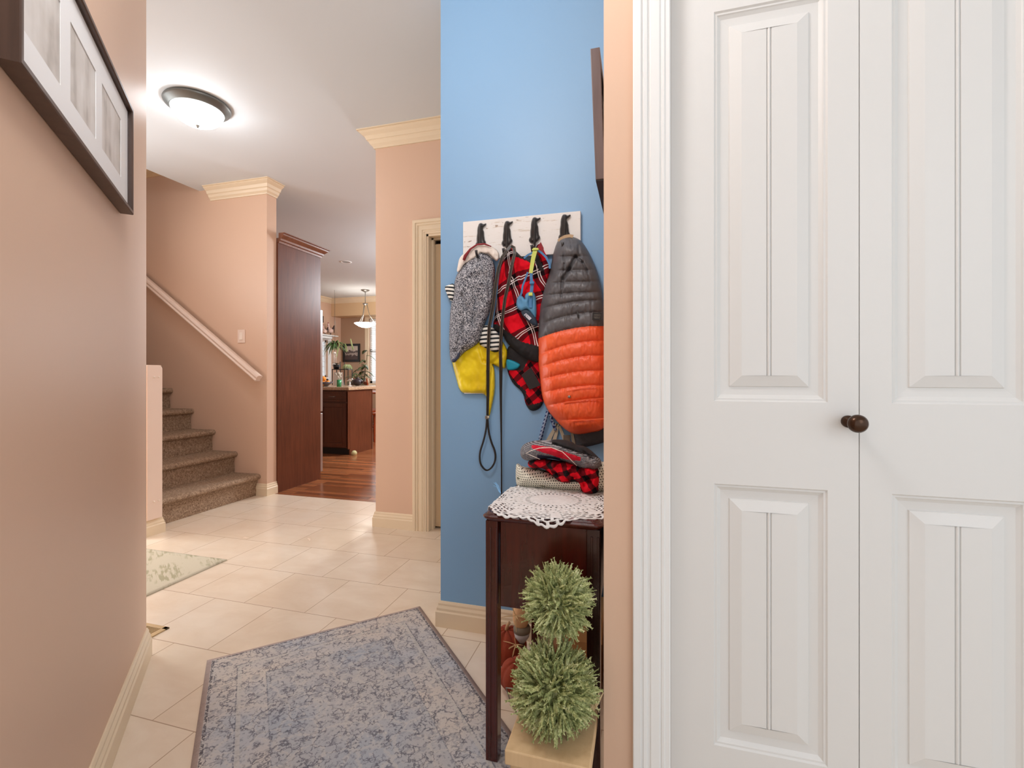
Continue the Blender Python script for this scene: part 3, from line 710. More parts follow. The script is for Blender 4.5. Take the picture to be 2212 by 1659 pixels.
# ---------------------------------------------------------------- autumn things under the table
def pumpkin(cen, r, label):
    t = thing('fabric_pumpkin', label, 'pumpkin', (cen[0], cen[1], 0))
    def fn(d, w, ph): return (1 - .10 * abs(math.cos(w * 4)) ** 6) * (1 - .12 * math.exp(-((ph) / .35) ** 2))
    MB().ball(cen, (r, r, r * .88), 64, 20, fn=fn).build('body', plain('burnt_orange_felt', c(142, 54, 26), .9, bump=.5, bsc=300), t)
    MB().tube([V(cen) + V((0, 0, r * .7)), V(cen) + V((.004, 0, r * .98)), V(cen) + V((.012, .0, r * 1.15))], [.008, .006, .005], 8).build('stem', plain('twine_stem', c(180, 140, 100), .8), t)
q = onY(1118, 1415, 1.50); pumpkin((q.x, 1.50, .060), .062, 'front plush orange pumpkin on the floor under the table')
q = onY(1094, 1398, 1.63); pumpkin((q.x, 1.63, .075), .075, 'rear plush orange pumpkin behind the other under the table')
q = onY(1124, 1345, 1.60)
sc = thing('straw_bundle', 'raffia tied corn husk bundle with grey band above the pumpkins', 'decoration', (q.x, 1.60, 0))
zt = onY(1122, 1305, 1.6).z; zm = onY(1122, 1352, 1.6).z; zb = onY(1122, 1385, 1.6).z
m = MB(); m.ball((q.x + .002, 1.6, (zt + zm) / 2), (.030, .026, (zt - zm) / 2 + .016), 18, 12)
m.build('husk_top', plain('corn_husk', c(206, 158, 112), .8, bump=.6, bsc=120, sc=40), sc)
MB().lathe([(.0, 0), (.030, 0), (.031, .012), (.027, .020), (0, .020)], (q.x + .006, 1.6, zm - .018), 24).build('band', plain('grey_felt_band', c(120, 106, 88), .9), sc)
MB().lathe([(.0, 0), (.012, 0), (.026, .020), (.029, zm - .018 - zb), (0, zm - .018 - zb)], (q.x + .006, 1.6, zb), 24).build('skirt', plain('pale_grey_felt', c(176, 168, 166), .9, bump=.4, bsc=200), sc)
MB().tube([(q.x + .006, 1.6, 0), (q.x + .006, 1.6, zb + .01)], .010, 10).build('stake', plain('brown_stake', c(90, 50, 32), .8), sc)
rn = random.Random(5); m = MB()
for k in range(16):
    w = rn.uniform(0, 6.28); a = V((q.x - .01, 1.575, zt - .03 if k % 2 else zb + .0))
    l = rn.uniform(.03, .055); e = V((math.cos(w) * l - .01, -abs(math.sin(w)) * .01, math.sin(w) * l)); m.ribbon([a, a + e * .5 + V((0, -.004, .004)), a + e], [.003, .003, .001], .0008)
m.build('raffia', plain('raffia_strands', c(218, 184, 136), .8), sc)
cbx = thing('cardboard_box', 'small tan cardboard box on the floor under the table behind the plant', 'box', (-.21, 1.65, 0))
m = MB(); m.box(-.30, -.13, 1.57, 1.75, 0, .20); m.build('box_body', plain('brown_cardboard', c(190, 144, 96), .8), cbx, bevel=.003)
m = MB(); m.box(-.304, -.126, 1.566, 1.754, .165, .24); m.build('lid', plain('pale_cardboard', c(204, 160, 112), .8), cbx, bevel=.003)

# ---------------------------------------------------------------- puffed cloth shapes
def inside(px, py, poly):
    r = False; n = len(poly)
    for i in range(n):
        (x1, y1), (x2, y2) = poly[i], poly[(i + 1) % n]
        if (y1 > py) != (y2 > py) and px < (x2 - x1) * (py - y1) / (y2 - y1) + x1: r = not r
    return r
def segd(px, py, a, b):
    dx, dy = b[0] - a[0], b[1] - a[1]; L = dx * dx + dy * dy
    t = 0 if L == 0 else max(0, min(1, ((px - a[0]) * dx + (py - a[1]) * dy) / L))
    return math.hypot(px - a[0] - dx * t, py - a[1] - dy * t)
def smooth_poly(poly, it=2):
    for _ in range(it):
        o = []
        for i in range(len(poly)):
            a, b = poly[i], poly[(i + 1) % len(poly)]
            o += [(a[0] * .75 + b[0] * .25, a[1] * .75 + b[1] * .25), (a[0] * .25 + b[0] * .75, a[1] * .25 + b[1] * .75)]
        poly = o
    return poly
def puff(poly, Yb, T, R, res=3.0, disp=None, matfn=None, TB=.002, sm=2, seed=0, wr=.0):
    """closed cloth body: outline and base depth given, front bulges to T metres"""
    poly = smooth_poly(poly, sm); rs = []
    for i in range(len(poly)):
        a, b = poly[i], poly[(i + 1) % len(poly)]; k = max(1, int(math.hypot(b[0] - a[0], b[1] - a[1]) / res))
        rs += [(a[0] + (b[0] - a[0]) * j / k, a[1] + (b[1] - a[1]) * j / k) for j in range(k)]
    poly = rs; nb = len(poly); pts = list(poly)
    xs = [q[0] for q in poly]; ys = [q[1] for q in poly]; dl = [0] * nb; rn = random.Random(seed)
    y = min(ys); row = 0
    while y < max(ys):
        x = min(xs) + (res / 2 if row % 2 else 0)
        while x < max(xs):
            if inside(x, y, poly):
                d = min(segd(x, y, poly[i], poly[(i + 1) % nb]) for i in range(nb))
                if d > res * .45: pts.append((x + rn.uniform(-.1, .1), y + rn.uniform(-.1, .1))); dl.append(d)
            x += res
        y += res * .87; row += 1
    r = delaunay_2d_cdt([V(q) for q in pts], [(i, (i + 1) % nb) for i in range(nb)], [], 1, 1e-5)
    m = MB(); vf = []; vb = []
    P = [(v.x, v.y) for v in r[0]]
    src = [o[0] if o else 0 for o in r[3]]
    for k, (x, y) in enumerate(P):
        d = dl[src[k]]; t = min(1, d / R); pr = math.sqrt(max(0, 1 - (1 - t) ** 2))
        h = T * pr + (disp(x, y, d) if disp else 0) * min(1, d / (R * .5))
        if wr: h += (noise.noise(V((x / 16, y / 22, seed))) * wr + noise.noise(V((x / 6, y / 9, seed + 5))) * wr * .4) * min(1, d / (R * .6))
        vf.append(onY(x, y, Yb - h)); vb.append(onY(x, y, Yb + TB * pr))
    m.add(vf, [tuple(f) for f in r[2]], [matfn(*(sum(P[i][a] for i in f) / len(f) for a in (0, 1))) if matfn else 0 for f in r[2]], True)
    m.add(vb, [tuple(f)[::-1] for f in r[2]], 0, True)
    # weld the rim
    on = [k for k in range(len(P)) if dl[src[k]] == 0]; off = len(vf); mp_ = {k + off: k for k in on}
    m.f = [[mp_.get(i, i) for i in f] for f in m.f]
    return m
# ---------------------------------------------------------------- hook rack
YW = 1.82
rk = thing('hook_rack', 'distressed white board with four black dog shaped hooks on the blue wall', 'hook rack', tuple(onY(1130, 510, YW)))
def chip_mat():
    g = G('chipped_white_paint_board'); p = g.pos()
    n = g.noise(g.mp(p, sc=(1, 1, 5)), 11, 4, .7); e = g.noise(p, 30, 3, .7)
    f = g.m2('ADD', g.m2('MULTIPLY', n, .65), g.m2('MULTIPLY', e, .35))
    x, y, z = g.xyz(p)
    g.bump(n, .1, .001)
    col = g.ramp(f, [(.33, c(120, 92, 74)), (.365, c(176, 160, 146)), (.38, c(230, 228, 225)), (1, c(236, 234, 232))])
    gr = g.ramp(g.noise(g.mp(p, sc=(1, 1, 9)), 7, 5, .8), [(.59, BLK), (.62, WHT)])
    return g.out(g.mix(g.m2('MULTIPLY', gr, .6), col, c(196, 180, 160)), .55)
pa, pb = onY(1000, 480, 1.80), onY(1254, 454.4, 1.80); zb_ = onY(1190.8, 549.5, 1.80).z
MB().box(pa.x, pb.x, 1.80, YW, zb_, (pa.z + pb.z) / 2).build('board', chip_mat(), rk, bevel=.002)
DOG = [(805, 182), (818, 168), (840, 165), (856, 172), (868, 180), (884, 176), (902, 168), (910, 174), (906, 190), (890, 206), (868, 220), (862, 240), (868, 262), (880, 290), (880, 330), (886, 370), (890, 400), (905, 420), (902, 440), (888, 462), (870, 482), (858, 490), (850, 502), (845, 530), (838, 560), (826, 570), (818, 560), (816, 520), (806, 506), (780, 505), (762, 488), (756, 462), (764, 440), (776, 425), (774, 395), (776, 350), (784, 300), (784, 262), (790, 225), (798, 200)]
DOG = [(960 + x / 6.144, 450 + y / 6.144) for x, y in DOG]
def dogdisp(x, y, d):
    ax = 960 + (830 - (y - 520) * .02) / 6.144
    return .006 * math.exp(-((x - ax) / 1.2) ** 2)
dm = puff(DOG, 1.8, .016, 7, 1.3, disp=dogdisp, sm=1)
cdog = onY(960 + 830 / 6.144, 450 + 380 / 6.144, 1.8)
hk = V((cdog.x, 1.79, cdog.z - .055))
dm.tube([hk, hk + V((0, -.01, -.02)), hk + V((.002, -.03, -.03)), hk + V((.004, -.05, -.022)), hk + V((.004, -.055, -.008))], [.006, .006, .0055, .005, .0055], 8)
# real objects: each hook is its own copy of the same casting
proto = dm.build('dog_hook', MIRON, rk)
for (hx, hy) in ((960 + 480 / 6.144, 450 + 405 / 6.144), (960 + 1195 / 6.144, 450 + 335 / 6.144), (960 + 1590 / 6.144, 450 + 300 / 6.144)):
    q = proto.copy(); COL.objects.link(q); q.parent = rk; t = onY(hx, hy, 1.8); q.location = (t.x - cdog.x, 0, t.z - cdog.z)

# ---------------------------------------------------------------- fabrics
def heather():
    g = G('heathered_grey_fleece'); p = g.pos(); n = g.noise(p, 210, 3, .8); g.bump(n, .9, .006)
    return g.out(g.ramp(n, [(.40, c(40, 42, 52)), (.47, c(96, 98, 108)), (.53, c(176, 177, 184)), (.6, c(226, 226, 230))]), .95, spec=.1)
MHEATH = heather()
def stripes(name, rot=0, per=.0168, a=c(238, 236, 228), b=c(44, 48, 50)):
    g = G(name); q = g.mp(g.pos(), rot=(0, rot, 0)); z = g.xyz(q)[2]
    f = g.m2('GREATER_THAN', g.m2('FRACT', g.m2('DIVIDE', z, per)), .56); g.bump(g.noise(q, 300), .3, .002)
    return g.out(g.mix(f, a, b), .9, spec=.1)
MSTR = stripes('black_white_stripe_knit', .05); MSTR2 = stripes('black_white_stripe_cuff', -.15, .0155)
MLINEN = plain('cream_cotton_lining', c(236, 226, 216), .85, bump=.4, bsc=200); MREDTR = plain('dark_red_trim', c(140, 42, 48), .8, bump=.4, bsc=200)
def yellow():
    g = G('yellow_raincoat_vinyl'); p = g.pos(); g.bump(g.noise(p, 26, 3), .25, .006)
    return g.out(g.ramp(g.noise(p, 9, 2), [(.35, c(226, 192, 8)), (.65, c(250, 222, 30))]), .4)
MYEL = yellow()
def plaid(name, rot=.35, per=.058, white=True, off=(.01, 0, .02), dark=c(30, 14, 18)):
    g = G(name); p = g.pos(); q = g.mp(g.vadd(p, g.noise(p, 7, 1, col=True), .05), loc=off, rot=(0, rot, 0)); x, y, z = g.xyz(q)
    fx = g.m2('FRACT', g.m2('DIVIDE', x, per)); fz = g.m2('FRACT', g.m2('DIVIDE', z, per))
    bx = g.m2('GREATER_THAN', fx, .58); bz = g.m2('GREATER_THAN', fz, .58)
    both = g.m2('MULTIPLY', bx, bz); one = g.m2('MAXIMUM', bx, bz)
    col = g.mix(one, c(226, 22, 40), c(112, 18, 28)); col = g.mix(both, col, dark)
    if white:
        def ln(f, at): return g.m2('LESS_THAN', g.m2('ABSOLUTE', g.m2('SUBTRACT', f, at)), .016)
        w = g.m2('MAXIMUM', g.m2('MAXIMUM', ln(fx, .76), ln(fx, .84)), g.m2('MAXIMUM', ln(fz, .76), ln(fz, .84)))
        col = g.mix(w, col, c(232, 220, 220))
    g.bump(g.noise(p, 350), .4, .002)
    return g.out(col, .9, spec=.1)
MPL1 = plaid('red_plaid_white_lines', .35, .105); MPL2 = plaid('red_black_buffalo_plaid', .7, .05, False); MPL3 = plaid('red_black_fleece_plaid', .5, .045, False, dark=c(30, 24, 26))
MBLKF = plain('black_fleece', c(34, 32, 34), .9, bump=.5, bsc=250)
MLEA = plain('black_leather', c(30, 26, 24), .4, bump=.2, bsc=300)
MSTI = plain('tan_stitching', c(150, 134, 116), .8)
def nylon(name, a, b):
    g = G(name); p = g.pos(); n = g.noise(g.mp(p, sc=(3, 1, 1)), 24, 3, .6, .5); g.bump(n, .35, .005)
    return g.out(g.ramp(g.noise(p, 12, 2), [(.3, a), (.7, b)]), .42)
MGREY = nylon('charcoal_quilted_nylon', c(84, 84, 88), c(98, 98, 102)); MORG = nylon('orange_quilted_nylon', c(244, 92, 44), c(252, 108, 56))
MHB = plain('blue_neoprene', c(84, 142, 182), .6, bump=.3, bsc=300); MHB2 = plain('bright_blue_webbing', c(70, 126, 176), .6, bump=.4, bsc=300); MNAVY = plain('navy_neoprene', c(30, 50, 70), .6); MLIME = plain('lime_webbing', c(206, 218, 110), .6, bump=.3, bsc=300)
MTEAL = plain('teal_fabric', c(0, 142, 170), .6); MTAG = plain('woven_white_tag', c(206, 208, 222), .7); MGRTX = plain('dark_tag_print', c(60, 60, 72), .7)
MFELT = plain('charcoal_fleece', c(62, 62, 66), .95, bump=.5, bsc=250)
def ppx(L, Y): return [onY(x, y, Y) for x, y in L]

# ---- yellow raincoat, behind
yl = thing('yellow_raincoat', 'yellow dog raincoat hanging below the grey sweater', 'dog coat', tuple(onY(1035, 790, 1.8)))
YO = [(975, 770), (977, 784), (985, 815), (994, 849), (1020, 850.5), (1051, 850), (1053, 875), (1055, 896), (1058, 899), (1064, 872), (1070, 841), (1069, 795), (1062, 785), (1075, 793), (1088, 796), (1092, 796), (1095, 776), (1097.5, 759), (1090, 742), (1078, 730), (1060, 728), (1036, 735), (1010, 745), (985, 760)]
fold = [((1061, 785), (1052, 850)), ((1036, 750), (1045, 780)), ((1045, 780), (1060, 786)), ((1062, 785), (1085, 765))]
puff(YO, 1.812, .022, 14, 3, wr=.006, seed=4, disp=lambda x, y, d: -.010 * sum(math.exp(-(segd(x, y, *s) / 3.0) ** 2) for s in fold)).build('coat_body', MYEL, yl)
MB().tube(ppx([(1003, 849.3), (1046, 849.5)], 1.806), .0022, 6).build('hem_piping', MLINEN, yl)
m = MB(); m.ball(onY(1055, 901, 1.78), .004, 10, 6); m.build('toggle', plain('pale_toggle', c(220, 206, 180), .5), yl)
# ---- lower plaid coat
lp = thing('buffalo_plaid_coat', 'red and black buffalo check dog coat, lower one behind the tartan coat', 'dog coat', tuple(onY(1135, 810, 1.81)))
LO = [(1096, 745), (1093, 775), (1096, 802), (1101, 815), (1109, 830), (1131, 848), (1134, 872), (1148, 891), (1172, 880), (1175, 850), (1172, 800), (1168, 750), (1130, 738)]
def lom(x, y):
    if y < 800 and x + (y - 740) * .5 < 1160 and y < 812 - (x - 1096) * .25: return 1
    if y > 868 + (1172 - x) * .25 or (abs((y - 835) - (x - 1115) * .9) < 9 and x < 1136): return 1
    return 0
puff(LO, 1.813, .018, 14, 3, wr=.006, seed=9, matfn=lom).build('coat_body', [MPL2, MBLKF], lp)
m = MB(); m.hull(ppx([(1147, 794), (1126.5, 810), (1144, 842), (1168, 832)], 1.786), ppx([(1147, 794), (1126.5, 810), (1144, 842), (1168, 832)], 1.783)); m.build('label_patch', plain('black_patch', c(30, 24, 26), .6), lp)
MB().tube(ppx([(1147, 794), (1126.5, 810), (1144, 842)], 1.7835), .0006, 5).tube(ppx([(1147, 792), (1170, 828)], 1.783), .0008, 5).build('stitching', MREDTR, lp)
tl = puff([(1092, 775), (1104, 777), (1120, 784), (1125, 789), (1118, 797), (1106, 800), (1095, 800)], 1.79, .008, 6, 2).build('teal_collar_end', MTEAL, origin=onY(1108, 790, 1.79))
tag(tl, 'teal fabric flap poking out beneath the tartan coat', 'fabric')
# ---- tartan coat
tc = thing('tartan_coat', 'red tartan dog coat with white double lines behind the leash', 'dog coat', tuple(onY(1120, 650, 1.8)))
TO = [(1101, 533), (1094, 545), (1085, 565), (1077, 600), (1074, 640), (1069, 680), (1063, 712), (1076, 718), (1086, 722), (1093, 738), (1106, 752), (1124, 768), (1145, 780), (1160, 783), (1170, 783), (1176, 700), (1180, 640), (1186, 600), (1190, 575), (1184, 556), (1176, 545), (1170, 526), (1160, 527), (1156, 545), (1148, 560), (1136, 562), (1124, 552), (1113, 541)]
def tom(x, y):
    if y > 700 and y > 709 + (x - 1086) * .74 - max(0, x - 1125) * .48: return 1
    if y < 575 and x > 1112 and y < 553 + (x - 1112) * .42 and x < 1146: return 1
    if y < 585 and abs(x - 1160 - (y - 560) * .4) < 6: return 1
    return 0
fl = [((1100, 560), (1092, 640)), ((1125, 580), (1130, 660)), ((1110, 600), (1085, 690)), ((1150, 640), (1158, 720))]
puff(TO, 1.798, .034, 18, 2.6, wr=.010, seed=2, matfn=tom, disp=lambda x, y, d: -.006 * sum(math.exp(-(segd(x, y, *s) / 4) ** 2) for s in fl)).build('coat_body', [MPL1, MBLKF], tc)
MB().ribbon(ppx([(1164, 548), (1163, 536), (1168, 526), (1171, 536), (1170, 548)], 1.745), .012, .002).build('hanging_loop', MREDTR, tc)
# ---- heathered sweater
sw_ = thing('fleece_sweater', 'heathered grey dog sweater with striped cuffs on the leftmost dog hook', 'dog sweater', tuple(onY(1020, 650, 1.8)))
SO = [(1004, 566), (992, 582), (984, 600), (981, 614), (979, 633), (973, 665), (971, 700), (970, 740), (972, 780), (980, 784), (988, 781), (999, 765), (1013, 755), (1027, 747), (1036, 738), (1042, 722), (1047, 700), (1056, 680), (1063, 662), (1067, 633), (1069, 600), (1070, 575), (1061, 556), (1048, 545), (1038, 542), (1022, 552)]
sf2 = [((998, 640), (1006, 668)), ((1038, 560), (1048, 610)), ((1052, 590), (1058, 640)), ((1000, 700), (985, 760)), ((1030, 640), (1020, 700)), ((1042, 550), (1030, 566))]
puff(SO, 1.796, .05, 24, 2.6, wr=.010, seed=1, disp=lambda x, y, d: -.011 * sum(math.exp(-(segd(x, y, *s) / 3.4) ** 2) for s in sf2)).build('sweater_body', MHEATH, sw_)
puff([(959, 619), (970, 615), (981, 611), (984, 630), (980, 650), (972, 650), (966, 637)], 1.79, .02, 8, 2).build('cuff', MSTR2, sw_)['label'] = 'black and white striped cuff'
puff([(1046, 700), (1040, 712), (1036, 730), (1034, 744), (1050, 753), (1068, 762), (1078, 760), (1088, 744), (1082, 728), (1068, 708)], 1.79, .026, 10, 2.4).build('cuff', MSTR, sw_)['label'] = 'black and white striped cuff'
puff([(986, 588), (989, 572), (992, 557), (1004, 545), (1017, 533), (1031, 526), (1048, 525), (1062, 532), (1075, 541), (1080, 553), (1074, 566), (1066, 560), (1056, 548), (1046, 549), (1038, 545), (1030, 556), (1014, 564), (1002, 572), (993, 588)], 1.775, .016, 7, 2, wr=.010, seed=3).build('collar_lining', MLINEN, sw_)['label'] = 'cream lining turned out at the collar'
MB().tube(ppx([(1002, 562), (1005, 553), (1016, 538), (1031, 528), (1047, 527), (1061, 532.5)], 1.752), [.006, .007, .004, .0035, .0035, .002], 8).build('collar_trim', MREDTR, sw_)['label'] = 'dark red collar trim'
puff([(975, 779), (984, 765), (997, 749), (995, 765), (988, 778), (978, 784)], 1.765, .006, 4, 1.6).build('pocket', plain('navy_cloth', c(60, 68, 92), .8, bump=.4, bsc=200), sw_)

# ---- leash
lsh = thing('dog_leash', 'long black leather dog leash hanging with a loop from the second hook', 'leash', tuple(onY(1080, 700, 1.75)))
A = [(1104, 532, 1.742), (1095, 541, 1.736), (1085, 556, 1.735), (1077, 580, 1.736), (1071, 614, 1.738), (1065, 662, 1.742), (1057, 705, 1.746), (1054.5, 758, 1.76), (1054, 800, 1.775), (1054, 850, 1.785), (1053, 898, 1.795)]
B = [(1104, 532, 1.742), (1110, 535, 1.735), (1112, 548, 1.73), (1107, 568, 1.728), (1099, 610, 1.728), (1091, 645, 1.73), (1084, 700, 1.735), (1081, 758, 1.75), (1082, 800, 1.77), (1082, 852, 1.785), (1083, 940, 1.795), (1083.5, 1020, 1.80), (1083.5, 1110, 1.80)]
def pp3(L): return [onY(*q) for q in L]
pa_, pb_ = pp3(A), pp3(B)
MB().ribbon(pa_, [.013] * 9 + [.011, .009], .004).ribbon(pb_, [.013] * 9 + [.010, .006, .005, .005], .004).build('strap', MLEA, lsh)
LP = [(1052, 905), (1050, 930), (1044, 955), (1036, 978), (1036.5, 1000), (1045, 1013), (1053, 1017), (1063, 1010), (1070.5, 995), (1070, 975), (1061, 955), (1055, 930), (1053.5, 905)]
for _ in range(2): LP = [LP[0]] + [q for a, b in zip(LP, LP[1:]) for q in ((a[0] * .75 + b[0] * .25, a[1] * .75 + b[1] * .25), (a[0] * .25 + b[0] * .75, a[1] * .25 + b[1] * .75))] + [LP[-1]]
MB().ribbon(ppx(LP, 1.800), .005, .006, wv=V((.3, 1, 0))).build('handle_loop', MLEA, lsh)
MB().box(*[0] * 6) if False else None
q = onY(1052.5, 902, 1.793)
MB().box(q.x - .008, q.x + .008, 1.787, 1.80, q.z - .006, q.z + .008).build('rivet_keeper', MNICKEL, lsh, bevel=.002)
m = MB()
for P_, s in ((pa_[:9], -1), (pa_[:9], 1), (pb_[:9], -1), (pb_[:9], 1)):
    pts = []
    for i, p in enumerate(P_):
        t = (P_[min(i + 1, len(P_) - 1)] - P_[max(i - 1, 0)]).normalized(); sd = t.cross(V((0, 1, 0))).normalized(); pts.append(p + sd * s * .0050 + V((0, -.0023, 0)))
    m.tube(pts, .0005, 5)
m.build('stitching', MSTI, lsh)
# ---- harness
hn = thing('dog_harness', 'blue dog harness with lime straps on the third dog hook', 'harness', tuple(onY(1145, 640, 1.75)))
puff([(1137, 633), (1146, 629), (1154, 631), (1158, 643), (1159.5, 672), (1158, 690), (1150, 682), (1142, 670), (1135, 668), (1128, 673), (1120, 669), (1114.5, 660), (1116, 645), (1122, 638), (1130, 640), (1134, 647), (1133, 640)], 1.742, .02, 8, 1.6, disp=lambda x, y, d: -.012 * math.exp(-((x - 1145) / 5) ** 2 - ((y - 653) / 12) ** 2) - .010 * math.exp(-((x - 1124) / 4.5) ** 2 - ((y - 650) / 10) ** 2)).build('chest_pad', MHB, hn)
puff([(1124, 671), (1135, 666), (1148, 672), (1158, 686), (1162, 700), (1161, 706), (1150, 702), (1137, 692), (1128, 682)], 1.738, .012, 7, 1.8).build('lower_pad', MNAVY, hn)['label'] = 'dark navy lower pad'
MB().ribbon(ppx([(1146, 640), (1146, 655), (1146.5, 665)], 1.722), .012, .003).build('inner_strap', MHB2, hn)
MB().ribbon(ppx([(1148, 583), (1147.5, 600), (1149.5, 615), (1147.5, 636)], 1.726), [.012, .011, .013, .012], .004).build('blue_strap', MHB2, hn)
q = onY(1149.5, 611, 1.722); MB().box(q.x - .009, q.x + .009, 1.716, 1.724, q.z - .005, q.z + .005).build('buckle', MHB2, hn, bevel=.002)
MB().ribbon([onY(1157, 536, 1.728), onY(1155, 545, 1.72), onY(1151, 562, 1.722), onY(1146.5, 590, 1.724)], [.017, .017, .016, .014], .003).build('lime_strap', MLIME, hn)['label'] = 'lime green strap'
q = onY(1157, 539, 1.722); MB().box(q.x - .013, q.x + .013, 1.716, 1.724, q.z - .004, q.z + .003).build('buckle', MLIME, hn, bevel=.002)
q = onY(1146.5, 635.5, 1.715); MB().box(q.x - .0075, q.x + .0075, 1.709, 1.717, q.z - .0065, q.z + .006).build('lime_keeper', MLIME, hn, bevel=.002)
MB().ribbon(ppx([(1140, 588), (1136, 600), (1129, 618), (1127, 632), (1124, 640)], 1.738), .007, .003).ribbon(ppx([(1132, 558), (1140, 551), (1150, 546), (1156, 540)], 1.735), .007, .003).ribbon(ppx([(1161, 540), (1172, 548), (1180, 556), (1187, 570), (1188, 580)], 1.735), .008, .003).build('loop_strap', MHB2, hn)
TG = [(1136.5, 676.5), (1148.5, 687.5), (1143.5, 692), (1131.5, 680)]
m = MB(); m.hull(ppx(TG, 1.7245), ppx(TG, 1.7225)); tgo = m.build('woven_tag', MTAG, hn)
def bars(L, Y, w, mat, par, name='tag_lettering'):
    m = MB()
    for a, b in L: m.tube(ppx([a, b], Y), w, 4)
    return m.build(name, mat, par)
bars([((1136, 678.5), (1134, 681.5)), ((1136, 678.5), (1138.5, 680)), ((1134.8, 680.2), (1136.8, 681.8)), ((1134, 681.5), (1136, 683.2)), ((1139.5, 681.5), (1139.0, 684.8)), ((1139.0, 684.8), (1141, 685))], 1.7222, .0006, MGRTX, tgo)
# ---- puffer coat
pf_ = thing('puffer_coat', 'grey and orange quilted dog puffer coat on the rightmost dog hook', 'dog coat', tuple(onY(1235, 700, 1.78)))
PO = [(1204, 520), (1212, 514), (1220, 511), (1237, 511), (1250, 516), (1259, 524), (1272, 544), (1283, 567), (1293, 594), (1299, 623), (1304, 650), (1311, 700), (1314, 760), (1315, 830), (1312, 890), (1306, 925), (1294, 932), (1279, 934), (1250, 940), (1229, 934), (1211, 919), (1196, 902), (1183, 887), (1171, 860), (1166, 819), (1161, 765), (1160, 730), (1161, 700), (1165, 655), (1177, 614), (1189, 585), (1194, 550)]
QL = [(528, 526), (556, 553), (585, 583), (612, 608), (640, 631), (669, 648), (702, 674), (731, 704), (767, 736), (795, 767), (822, 800), (851, 832), (882, 861), (912, 905), (950, 946)]
def qy(l, x): return l[1] + (l[0] - l[1]) * min(1.2, max(0, (1300 - x) / 137)) ** 2.1
crease = [((1243, 554), (1230, 580), 3.2, .018), ((1230, 580), (1217, 602), 3.5, .018), ((1243, 554), (1258, 566), 2.6, .014), ((1258, 566), (1268, 585), 2.2, .012), ((1268, 585), (1275, 608), 2, .007), ((1216, 545), (1219, 570), 1.8, .007), ((1219, 570), (1212, 640), 1.6, .006), ((1250, 530), (1252, 553), 2.6, .010), ((1231, 515), (1235, 535), 2, .006), ((1213, 600), (1214, 620), 3, .006), ((1195, 640), (1203, 612), 2, .005)]
def qd(x, y, d):
    h = 0
    for a, b in zip(QL, QL[1:]):
        ya, yb = qy(a, x), qy(b, x)
        if ya <= y < yb: h = .013 * math.sqrt(max(0, math.sin(PI * (y - ya) / (yb - ya))))
    h += noise.noise(V((x / 5, y / 14, 2))) * .003 + noise.noise(V((x / 2.2, y / 7, 7))) * .0012
    for a, b, w, k in crease: h -= k * math.exp(-(segd(x, y, a, b) / w) ** 2)
    return h
puff(PO, 1.79, .062, 40, 1.9, disp=qd, matfn=lambda x, y: 1 if y > qy((731, 704), x) else 0).build('coat_body', [MGREY, MORG], pf_)
MB().ribbon([onY(1206, 521, 1.768), onY(1212, 515.5, 1.768), onY(1221, 511, 1.768), onY(1231, 509.5, 1.768), onY(1238, 511, 1.768)], .003, .012, wv=V((0, 1, 0))).build('tan_edging', plain('tan_edging', c(186, 160, 128), .8), pf_)
def yf(x, y): return 1.79 - .078
q = onY(1230, 857, 1.715); MB().lathe([(0, -.003), (.004, -.003), (.0055, -.001), (.0055, .002)], q + V((0, -.003, 0)), 16, axis='Y').build('snap_button', MNICKEL, pf_)
MB().ribbon([onY(1225, 852 - 6.5, 1.716), onY(1255, 839.5, 1.713), onY(1290, 835, 1.713), onY(1310, 834.5, 1.722)], .003, .002).ribbon([onY(1218, 871, 1.718), onY(1250, 865, 1.715), onY(1282, 861, 1.714), onY(1310, 860.5, 1.722)], .0035, .004).ribbon([onY(1225, 911, 1.722), onY(1262, 907, 1.718), onY(1308, 904, 1.724)], .0035, .004).build('pocket_flap_edge', MORG, pf_)
MB().ribbon([onY(1247.5, 673, 1.712), onY(1248.5, 680, 1.71), onY(1248.5, 686, 1.71)], [.004, .007, .005], .003).build('zip_pull', MBLACK, pf_)
MB().tube(ppx([(1244, 661), (1246, 657.5), (1250, 658.5)], 1.711), .0012, 6).build('zip_ring', MNICKEL, pf_)
LB = [(1280, 675.5), (1300, 676), (1299.5, 692), (1279, 691)]
m = MB(); m.hull(ppx(LB, 1.7145), ppx(LB, 1.7115)); lb = m.build('label_patch', MBLACK, pf_)
bars([((1283, 679.5), (1297.5, 679.8)), ((1283, 681.5), (1297.5, 681.8)), ((1283, 684.8), (1297, 685)), ((1284, 687.2), (1296, 687.4))], 1.7112, .0008, plain('grey_label_print', c(120, 118, 112), .7), lb, 'label_print')
# ---- things hanging low behind the puffer
dvt = thing('charcoal_vest', 'charcoal fleece vest whose hem shows below the orange puffer coat', 'dog coat', tuple(onY(1280, 945, 1.81)))
MB().ribbon(ppx([(1238, 548), (1262, 700), (1270, 930)], 1.802), .02, .003).build('hanging_strap', MFELT, dvt)
dv = puff([(1236, 925), (1262, 920), (1312, 915), (1316, 950), (1304, 956), (1282, 962), (1262, 966), (1248, 972), (1243, 965), (1240, 945)], 1.81, .025, 12, 3, wr=.004).build('vest_body', MFELT, dvt)
def ropem():
    g = G('blue_white_rope'); q = g.mp(g.pos(), rot=(0, .5, 0)); x, y, z = g.xyz(q)
    a = g.m2('FRACT', g.m2('MULTIPLY', g.m2('ADD', z, x), 45)); b = g.m2('FRACT', g.m2('MULTIPLY', g.m2('SUBTRACT', z, x), 45))
    return g.out(g.mix(g.m2('GREATER_THAN', g.m2('MULTIPLY', a, b), .22), c(150, 168, 196), c(24, 44, 98)), .8)
MROPE = ropem()
